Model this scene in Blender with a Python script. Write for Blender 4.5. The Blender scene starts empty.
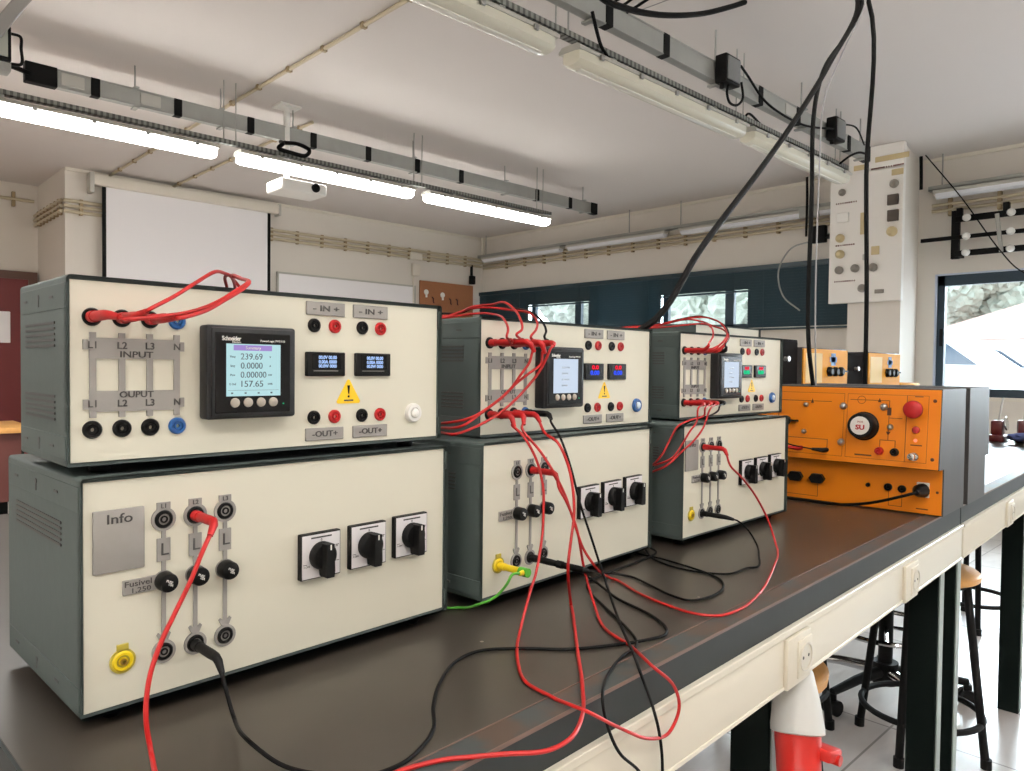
WORLD_STRENGTH = 7.0; ROW_POWER = 9.6; UP_POWER = 95.0; WIN_POWER = 40.0; TUBE_STRENGTH = 34.0; LEFT_POWER = 60.0; SUN_POWER = 38.0; EXPOSURE = 0.0
import bpy, bmesh, math, random
from mathutils import Vector, Matrix
random.seed(4)
SC = bpy.context.scene
COL = SC.collection
PI = math.pi

# ------------------------------------------------------------------ materials
def lin(c):
    return tuple((v / 255 / 12.92) if v / 255 <= 0.04045 else ((v / 255 + 0.055) / 1.055) ** 2.4 for v in c)

MATS = {}
def mat(name, rgb, rough=0.5, metal=0.0, noise=0.0, scale=40.0, bump=0.0, emit=0.0, coat=0.0, spec=0.5, stretch=None):
    if name in MATS:
        return MATS[name]
    m = bpy.data.materials.new(name); m.use_nodes = True
    nt = m.node_tree; b = nt.nodes['Principled BSDF']
    c = lin(rgb) + (1,)
    b.inputs['Base Color'].default_value = c
    b.inputs['Roughness'].default_value = rough
    b.inputs['Metallic'].default_value = metal
    b.inputs['Coat Weight'].default_value = coat
    b.inputs['Specular IOR Level'].default_value = spec
    if emit:
        b.inputs['Emission Color'].default_value = c
        b.inputs['Emission Strength'].default_value = emit
    if noise or bump:
        tc = nt.nodes.new('ShaderNodeTexCoord'); n = nt.nodes.new('ShaderNodeTexNoise')
        n.inputs['Scale'].default_value = scale; n.inputs['Detail'].default_value = 4
        src = tc.outputs['Object']
        if stretch:
            mp = nt.nodes.new('ShaderNodeMapping'); mp.inputs['Scale'].default_value = stretch
            nt.links.new(src, mp.inputs[0]); src = mp.outputs[0]
        nt.links.new(src, n.inputs['Vector'])
        if noise:
            mx = nt.nodes.new('ShaderNodeMix'); mx.data_type = 'RGBA'
            mx.inputs[6].default_value = tuple(v * (1 - noise) for v in c[:3]) + (1,)
            mx.inputs[7].default_value = tuple(min(1, v * (1 + noise)) for v in c[:3]) + (1,)
            nt.links.new(n.outputs['Fac'], mx.inputs[0]); nt.links.new(mx.outputs[2], b.inputs['Base Color'])
        if bump:
            bp = nt.nodes.new('ShaderNodeBump'); bp.inputs['Strength'].default_value = bump; bp.inputs['Distance'].default_value = 0.002
            nt.links.new(n.outputs['Fac'], bp.inputs['Height']); nt.links.new(bp.outputs[0], b.inputs['Normal'])
    MATS[name] = m
    return m

M_CREAM = mat('cream_panel', (218, 215, 198), 0.6, noise=0.02, scale=6)
M_CASE = mat('grey_green_paint', (69, 79, 77), 0.6, spec=0.3, noise=0.04, scale=60, bump=0.15)
M_LABEL = mat('grey_label_plastic', (139, 136, 132), 0.55, noise=0.05, scale=120)
M_INK = mat('dark_lettering', (52, 50, 49), 0.6)
M_BLACK = mat('black_plastic', (10, 10, 10), 0.45, spec=0.16)
M_SOFTBLACK = mat('matt_black', (11, 11, 11), 0.6, spec=0.16)
M_BEZEL = mat('meter_bezel', (26, 27, 29), 0.5, spec=0.25)
M_GLOSSB = mat('gloss_black_front', (9, 9, 11), 0.25, spec=0.2)
M_RED = mat('red_plastic', (158, 18, 20), 0.5, spec=0.35)
M_WIRE_RED = mat('red_silicone', (156, 18, 16), 0.48, spec=0.35)
M_WIRE_BLACK = mat('black_silicone', (7, 7, 7), 0.55, spec=0.1)
M_WIRE_GREEN = mat('green_yellow_wire', (78, 160, 50), 0.4)
M_BLUE = mat('blue_plastic', (18, 72, 130), 0.4)
M_YELLOW = mat('yellow_plastic', (236, 206, 30), 0.4)
M_STICKER = mat('warning_yellow', (244, 200, 30), 0.4)
M_WHITEPL = mat('white_plastic', (238, 237, 232), 0.35)
M_WHITEFACE = mat('white_dial_face', (228, 226, 228), 0.4)
M_METAL = mat('plain_metal', (170, 170, 168), 0.3, 0.9)
M_CHROME = mat('chrome', (205, 205, 205), 0.12, 1.0)
M_BTN = mat('meter_button', (166, 158, 146), 0.5)
M_ORANGE = mat('orange_panel', (228, 128, 8), 0.42, noise=0.03, scale=15)
M_ORANGELINE = mat('brown_print', (78, 40, 16), 0.6)
M_STEEL = mat('dark_sheet_steel', (52, 50, 49), 0.5, 0.0, spec=0.22, noise=0.2, scale=30, stretch=(1, 1, 0.15))
M_YELPANEL = mat('yellow_front', (226, 156, 28), 0.65, noise=0.03, scale=9)
M_DARKCASE = mat('black_case', (20, 17, 16), 0.8, spec=0.04)
M_LEG = mat('dark_green_steel', (5, 13, 11), 0.6, spec=0.08, noise=0.1, scale=20)
M_LEG_LIT = mat('leg_face_painted_light', (150, 160, 156), 0.45)  # window light on the leg fronts, put into the colour
M_DUCT = mat('cable_duct_white', (216, 210, 194), 0.4)
M_EDGE = mat('bench_edge_dark', (36, 40, 40), 0.55, spec=0.2, noise=0.15, scale=25)
M_COPPER = mat('bench_edge_copper', (96, 74, 66), 0.5)
M_WALL = mat('wall_paint', (222, 216, 207), 0.8, noise=0.02, scale=3)
M_CEIL = mat('ceiling_paint', (216, 210, 206), 0.9, noise=0.015, scale=2)
M_TRIM = mat('trim_paint', (222, 216, 203), 0.7)
M_GALV = mat('galvanised_steel', (160, 161, 156), 0.5, 0.15, noise=0.12, scale=12)
M_SCREENW = mat('screen_fabric', (242, 240, 242), 0.8)
M_WOOD = mat('light_wood', (206, 152, 84), 0.45, noise=0.18, scale=14, stretch=(1, 8, 1))
M_DOOR = mat('maroon_door', (110, 34, 34), 0.5, noise=0.06, scale=5)
M_CORK = mat('cork', (160, 108, 74), 0.9, noise=0.2, scale=90)
M_CONDUIT = mat('beige_conduit', (192, 180, 154), 0.55)
M_CLIP = mat('conduit_clip', (156, 138, 106), 0.6)
M_BLIND = mat('blind_slat', (30, 54, 63), 0.4)
M_FRAME = mat('window_frame_blue', (24, 48, 62), 0.4)
M_REVEAL = mat('window_reveal', (196, 204, 220), 0.6)
M_LAMPOFF = mat('acrylic_diffuser', (226, 223, 206), 0.25)
M_LAMPBODY = mat('lamp_body', (186, 184, 176), 0.5)
M_BOARD = mat('white_board_panel', (234, 231, 225), 0.5, noise=0.01, scale=4)
M_KNOBCREAM = mat('cream_knob', (198, 180, 138), 0.5)
M_SOCKETGREY = mat('grey_device', (130, 124, 116), 0.5)
M_SIGNRED = mat('signal_red', (176, 26, 18), 0.35)
M_HOUSING = mat('pale_grey_housing', (206, 207, 204), 0.45)
M_CARWHITE = mat('car_paint', (212, 216, 220), 0.2, coat=0.5)
M_CARGLASS = mat('car_glass', (60, 74, 90), 0.1)
M_TYRE = mat('tyre', (28, 28, 30), 0.8)
M_ASPHALT = mat('asphalt', (158, 154, 158), 0.9, noise=0.12, scale=8)
M_LEAF = mat('leaves', (140, 146, 136), 0.8, noise=0.35, scale=5)
M_HOUSE = mat('house_render', (232, 224, 216), 0.8)
M_ROOF = mat('roof_tile', (178, 150, 142), 0.8, noise=0.2, scale=10)
M_BLUECLOTH = mat('blue_cloth', (58, 72, 120), 0.8)
M_MAROON = mat('maroon_plastic', (74, 22, 26), 0.4)

def emat(name, rgb, strength):
    m = bpy.data.materials.new(name); m.use_nodes = True
    nt = m.node_tree; nt.nodes.remove(nt.nodes['Principled BSDF'])
    e = nt.nodes.new('ShaderNodeEmission'); e.inputs[0].default_value = lin(rgb) + (1,); e.inputs[1].default_value = strength
    nt.links.new(e.outputs[0], nt.nodes['Material Output'].inputs[0])
    return m
M_TUBE = emat('lit_diffuser', (255, 253, 247), TUBE_STRENGTH)
M_LCD = emat('lcd_backlight', (196, 236, 240), 0.9)
M_LCD2 = emat('lcd_backlight_pale', (214, 228, 246), 0.95)
M_LCDBAR = emat('lcd_title_bar', (178, 152, 224), 0.85)
M_LCDINK = mat('lcd_segment', (72, 88, 96), 0.6)
M_OLEDBLUE = emat('oled_text', (176, 206, 255), 1.0)
M_LEDRED = emat('led_red', (255, 30, 60), 1.0)
M_LEDBLUE = emat('led_blue', (60, 90, 255), 1.0)
M_LEDGREEN = emat('led_green', (40, 220, 150), 0.9)
M_PILOT = emat('pilot_lamp', (255, 140, 110), 1.3)

def tile_mat():
    m = bpy.data.materials.new('floor_tiles'); m.use_nodes = True
    nt = m.node_tree; b = nt.nodes['Principled BSDF']
    tc = nt.nodes.new('ShaderNodeTexCoord'); br = nt.nodes.new('ShaderNodeTexBrick')
    br.offset = 0.0; br.inputs['Scale'].default_value = 1.0
    br.inputs['Brick Width'].default_value = 0.45; br.inputs['Row Height'].default_value = 0.45
    br.inputs['Mortar Size'].default_value = 0.004
    br.inputs['Color1'].default_value = lin((196, 190, 186)) + (1,)
    br.inputs['Color2'].default_value = lin((186, 181, 178)) + (1,)
    br.inputs['Mortar'].default_value = lin((128, 122, 118)) + (1,)
    n = nt.nodes.new('ShaderNodeTexNoise'); n.inputs['Scale'].default_value = 5; n.inputs['Detail'].default_value = 6
    mp = nt.nodes.new('ShaderNodeMapping'); mp.inputs['Scale'].default_value = (1, 3, 1)
    mx = nt.nodes.new('ShaderNodeMix'); mx.data_type = 'RGBA'; mx.blend_type = 'MULTIPLY'; mx.inputs[0].default_value = 0.35
    cr = nt.nodes.new('ShaderNodeValToRGB'); cr.color_ramp.elements[0].position = 0.3; cr.color_ramp.elements[0].color = (0.6, 0.58, 0.57, 1); cr.color_ramp.elements[1].position = 0.6
    nt.links.new(tc.outputs['Object'], br.inputs['Vector']); nt.links.new(tc.outputs['Object'], mp.inputs[0]); nt.links.new(mp.outputs[0], n.inputs['Vector'])
    nt.links.new(n.outputs['Fac'], cr.inputs[0]); nt.links.new(br.outputs[0], mx.inputs[6]); nt.links.new(cr.outputs[0], mx.inputs[7])
    nt.links.new(mx.outputs[2], b.inputs['Base Color']); b.inputs['Roughness'].default_value = 0.28
    return m
M_FLOOR = tile_mat()

def bench_mat():
    m = bpy.data.materials.new('brown_laminate'); m.use_nodes = True
    nt = m.node_tree; b = nt.nodes['Principled BSDF']
    tc = nt.nodes.new('ShaderNodeTexCoord'); n = nt.nodes.new('ShaderNodeTexNoise'); n.inputs['Scale'].default_value = 7; n.inputs['Detail'].default_value = 8
    cr = nt.nodes.new('ShaderNodeValToRGB')
    cr.color_ramp.elements[0].position = 0.3; cr.color_ramp.elements[0].color = lin((50, 46, 41)) + (1,)
    cr.color_ramp.elements[1].position = 0.75; cr.color_ramp.elements[1].color = lin((58, 53, 47)) + (1,)
    v = nt.nodes.new('ShaderNodeTexVoronoi'); v.inputs['Scale'].default_value = 9.0; v.inputs['Randomness'].default_value = 1.0
    lt = nt.nodes.new('ShaderNodeMath'); lt.operation = 'LESS_THAN'; lt.inputs[1].default_value = 0.022
    mx = nt.nodes.new('ShaderNodeMix'); mx.data_type = 'RGBA'; mx.inputs[7].default_value = lin((150, 140, 132)) + (1,)
    nt.links.new(tc.outputs['Object'], n.inputs['Vector']); nt.links.new(n.outputs['Fac'], cr.inputs[0])
    nt.links.new(tc.outputs['Object'], v.inputs['Vector']); nt.links.new(v.outputs['Distance'], lt.inputs[0])
    nt.links.new(lt.outputs[0], mx.inputs[0]); nt.links.new(cr.outputs[0], mx.inputs[6]); nt.links.new(mx.outputs[2], b.inputs['Base Color'])
    b.inputs['Roughness'].default_value = 0.3; b.inputs['Specular IOR Level'].default_value = 0.28
    return m
M_BENCH = bench_mat()

def worn_mat():
    m = bpy.data.materials.new('worn_edge_strip'); m.use_nodes = True
    nt = m.node_tree; b = nt.nodes['Principled BSDF']
    tc = nt.nodes.new('ShaderNodeTexCoord'); n = nt.nodes.new('ShaderNodeTexNoise'); n.inputs['Scale'].default_value = 22; n.inputs['Detail'].default_value = 8
    cr = nt.nodes.new('ShaderNodeValToRGB')
    cr.color_ramp.elements[0].position = 0.42; cr.color_ramp.elements[0].color = lin((52, 57, 57)) + (1,)
    cr.color_ramp.elements[1].position = 0.6; cr.color_ramp.elements[1].color = lin((66, 54, 46)) + (1,)
    nt.links.new(tc.outputs['Object'], n.inputs['Vector']); nt.links.new(n.outputs['Fac'], cr.inputs[0]); nt.links.new(cr.outputs[0], b.inputs['Base Color'])
    b.inputs['Roughness'].default_value = 0.5; b.inputs['Specular IOR Level'].default_value = 0.3
    return m
M_WORN = worn_mat()

def rail_mat():
    m = bpy.data.materials.new('perforated_channel'); m.use_nodes = True
    nt = m.node_tree; b = nt.nodes['Principled BSDF']
    tc = nt.nodes.new('ShaderNodeTexCoord'); w = nt.nodes.new('ShaderNodeTexWave'); w.inputs['Scale'].default_value = 10.0
    cr = nt.nodes.new('ShaderNodeValToRGB'); cr.color_ramp.interpolation = 'CONSTANT'
    cr.color_ramp.elements[0].color = lin((136, 138, 132)) + (1,); cr.color_ramp.elements[1].position = 0.55; cr.color_ramp.elements[1].color = lin((84, 84, 80)) + (1,)
    nt.links.new(tc.outputs['Object'], w.inputs['Vector']); nt.links.new(w.outputs['Fac'], cr.inputs[0]); nt.links.new(cr.outputs[0], b.inputs['Base Color'])
    b.inputs['Roughness'].default_value = 0.5
    return m
M_RAIL = rail_mat()

def glass_mat():
    m = bpy.data.materials.new('window_glass'); m.use_nodes = True
    nt = m.node_tree; nt.nodes.remove(nt.nodes['Principled BSDF'])
    t = nt.nodes.new('ShaderNodeBsdfTransparent'); t.inputs[0].default_value = (0.93, 0.97, 0.97, 1)
    g = nt.nodes.new('ShaderNodeBsdfGlossy'); g.inputs['Roughness'].default_value = 0.02
    mx = nt.nodes.new('ShaderNodeMixShader'); mx.inputs[0].default_value = 0.05
    nt.links.new(t.outputs[0], mx.inputs[1]); nt.links.new(g.outputs[0], mx.inputs[2]); nt.links.new(mx.outputs[0], nt.nodes['Material Output'].inputs[0])
    return m
M_GLASS = glass_mat()

# ------------------------------------------------------------------ mesh helpers
def frame_of(p, q):
    d = (Vector(q) - Vector(p)); L = d.length; d.normalize()
    return d, L, d.to_track_quat('Z', 'Y').to_matrix().to_4x4()

class MB:
    """collects shapes and links them as ONE mesh object"""
    def __init__(self):
        self.bm = bmesh.new()
    def box(self, x0, x1, y0, y1, z0, z1, bev=0.0, seg=2, rot=None):
        mtx = Matrix.Translation(((x0 + x1) / 2, (y0 + y1) / 2, (z0 + z1) / 2))
        if rot is not None:
            mtx = mtx @ rot
        mtx = mtx @ Matrix.Diagonal((abs(x1 - x0), abs(y1 - y0), abs(z1 - z0), 1))
        vs = bmesh.ops.create_cube(self.bm, size=1, matrix=mtx)['verts']
        if bev:
            es = {e for v in vs for e in v.link_edges}
            bmesh.ops.bevel(self.bm, geom=list(es), offset=bev, segments=seg, affect='EDGES', profile=0.5)
        return self
    def cyl(self, p, q, r0, r1=None, seg=20):
        r1 = r0 if r1 is None else r1
        d, L, R = frame_of(p, q)
        bmesh.ops.create_cone(self.bm, cap_ends=True, segments=seg, radius1=r0, radius2=max(r1, 1e-5), depth=L,
                              matrix=Matrix.Translation((Vector(p) + Vector(q)) / 2) @ R)
        return self
    def lathe(self, p, q, prof, seg=24):
        """prof: list of (distance along p->q, radius)"""
        d, L, R = frame_of(p, q); p = Vector(p); R3 = R.to_3x3(); rings = []
        for t, r in prof:
            rings.append([self.bm.verts.new(p + d * t + R3 @ Vector((r * math.cos(2 * PI * k / seg), r * math.sin(2 * PI * k / seg), 0))) for k in range(seg)])
        for a, b in zip(rings, rings[1:]):
            for k in range(seg):
                self.bm.faces.new((a[k], a[(k + 1) % seg], b[(k + 1) % seg], b[k]))
        self.bm.faces.new(rings[0][::-1]); self.bm.faces.new(rings[-1])
        return self
    def tube(self, pts, r, seg=8, cyclic=False):
        P = [Vector(p) for p in pts]; n = len(P); rings = []; up = None
        for i, p in enumerate(P):
            t = (P[(i + 1) % n] - P[i - 1]) if cyclic else (P[min(i + 1, n - 1)] - P[max(i - 1, 0)])
            if t.length < 1e-9:
                t = Vector((0, 0, 1))
            t.normalize()
            if up is None:
                up = t.orthogonal().normalized()
            up = (up - t * up.dot(t))
            up = up.normalized() if up.length > 1e-6 else t.orthogonal().normalized()
            s = t.cross(up)
            rr = r[i] if isinstance(r, (list, tuple)) else r
            rings.append([self.bm.verts.new(p + (up * math.cos(2 * PI * k / seg) + s * math.sin(2 * PI * k / seg)) * rr) for k in range(seg)])
        for i in range(n if cyclic else n - 1):
            a, b = rings[i], rings[(i + 1) % n]
            for k in range(seg):
                self.bm.faces.new((a[k], a[(k + 1) % seg], b[(k + 1) % seg], b[k]))
        if not cyclic:
            self.bm.faces.new(rings[0][::-1]); self.bm.faces.new(rings[-1])
        return self
    def prism(self, poly, a, b, axis='y'):
        """poly in the plane across the axis: y -> (x, z), x -> (y, z), z -> (x, y)"""
        def v(u, w, t):
            return {'y': (u, t, w), 'x': (t, u, w), 'z': (u, w, t)}[axis]
        A = [self.bm.verts.new(v(u, w, a)) for u, w in poly]; B = [self.bm.verts.new(v(u, w, b)) for u, w in poly]
        n = len(poly)
        self.bm.faces.new(A); self.bm.faces.new(B[::-1])
        for k in range(n):
            self.bm.faces.new((A[k], B[k], B[(k + 1) % n], A[(k + 1) % n]))
        return self
    def ring(self, p, q, r_out, r_in, seg=24):
        d, L, R = frame_of(p, q); p = Vector(p); R3 = R.to_3x3()
        prof = [(0, r_in), (0, r_out), (L, r_out), (L, r_in)]; rings = []
        for t, r in prof:
            rings.append([self.bm.verts.new(p + d * t + R3 @ Vector((r * math.cos(2 * PI * k / seg), r * math.sin(2 * PI * k / seg), 0))) for k in range(seg)])
        for i in range(4):
            a, b = rings[i], rings[(i + 1) % 4]
            for k in range(seg):
                self.bm.faces.new((a[k], a[(k + 1) % seg], b[(k + 1) % seg], b[k]))
        return self
    def blob(self, c, r, sub=2, noise=0.0, seed=0):
        rnd = random.Random(seed)
        vs = bmesh.ops.create_icosphere(self.bm, subdivisions=sub, radius=1, matrix=Matrix.Translation(c) @ Matrix.Diagonal(tuple(r) + (1,)))['verts']
        for v in vs:
            v.co += (v.co - Vector(c)) * rnd.uniform(-noise, noise)
        return self
    def done(self, name, m, parent=None, smooth=True, loc=None, rot=None):
        bmesh.ops.recalc_face_normals(self.bm, faces=self.bm.faces)
        me = bpy.data.meshes.new(name); self.bm.to_mesh(me); self.bm.free()
        if smooth and len(me.polygons):
            me.shade_smooth(); me.set_sharp_from_angle(angle=0.7)
        me.materials.append(m)
        o = bpy.data.objects.new(name, me); COL.objects.link(o)
        if parent is not None:
            o.parent = parent
        if loc is not None:
            o.location = loc
        if rot is not None:
            o.rotation_euler = rot
        return o

def tag(o, label, cat, group=None):
    o['label'] = label; o['category'] = cat
    if group:
        o['group'] = group
    return o
def thing(name, label, cat, loc=(0, 0, 0), rz=0.0, group=None):
    o = bpy.data.objects.new(name, None); o.empty_display_size = 0.05; COL.objects.link(o)
    o.location = loc; o.rotation_euler = (0, 0, rz)
    return tag(o, label, cat, group)
def struct(o):
    o['kind'] = 'structure'
    return o
def kids(o):
    return list(o.children)
def dup(root, loc, rz, label, group=None):
    def cp(o, parent):
        c = o.copy(); COL.objects.link(c)
        if parent is not None:
            c.parent = parent
        for ch in kids(o):
            cp(ch, c)
        return c
    r = cp(root, None); r.location = loc; r.rotation_euler = (0, 0, rz); r['label'] = label
    if group:
        r['group'] = group
    return r

def spline(pts, sub=8):
    P = [Vector(p) for p in pts]; out = []
    if len(P) < 3:
        return P
    ext = [P[0] * 2 - P[1]] + P + [P[-1] * 2 - P[-2]]
    for i in range(1, len(ext) - 2):
        p0, p1, p2, p3 = ext[i - 1:i + 3]
        def tj(a, b):
            return max((b - a).length, 1e-6) ** 0.5
        t1 = tj(p0, p1); t2 = t1 + tj(p1, p2); t3 = t2 + tj(p2, p3)
        for k in range(sub):
            t = t1 + (t2 - t1) * k / sub
            a1 = p0 * ((t1 - t) / t1) + p1 * (t / t1)
            a2 = p1 * ((t2 - t) / (t2 - t1)) + p2 * ((t - t1) / (t2 - t1))
            a3 = p2 * ((t3 - t) / (t3 - t2)) + p3 * ((t - t2) / (t3 - t2))
            b1 = a1 * ((t2 - t) / t2) + a2 * (t / t2)
            b2 = a2 * ((t3 - t) / (t3 - t1)) + a3 * ((t - t1) / (t3 - t1))
            out.append(b1 * ((t2 - t) / (t2 - t1)) + b2 * ((t - t1) / (t2 - t1)))
    out.append(P[-1])
    return out

def text(name, s, x, z, h, m, parent, y=0.0, width=None, ext=0.0004, bold=0.0, align='CENTER', rot=None):
    """raised lettering in the parent's panel plane (facing local -y), centred on (x, z); h is the capital height"""
    cu = bpy.data.curves.new(name, 'FONT'); cu.body = s; cu.size = h / 0.69; cu.extrude = ext; cu.offset = bold * h
    cu.align_x = align; cu.align_y = 'CENTER'; cu.resolution_u = 3
    t = bpy.data.objects.new(name, cu); COL.objects.link(t); bpy.context.view_layer.update()
    me = bpy.data.meshes.new_from_object(t.evaluated_get(bpy.context.evaluated_depsgraph_get()))
    bpy.data.objects.remove(t); bpy.data.curves.remove(cu)
    me.name = name
    if width and len(me.vertices):
        w = max(v.co.x for v in me.vertices) - min(v.co.x for v in me.vertices)
        for v in me.vertices:
            v.co.x *= width / max(w, 1e-6)
    me.materials.clear(); me.materials.append(m)
    o = bpy.data.objects.new(name, me); COL.objects.link(o); o.parent = parent
    o.location = (x, y, z); o.rotation_euler = rot or (PI / 2, 0, 0)
    return o
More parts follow.
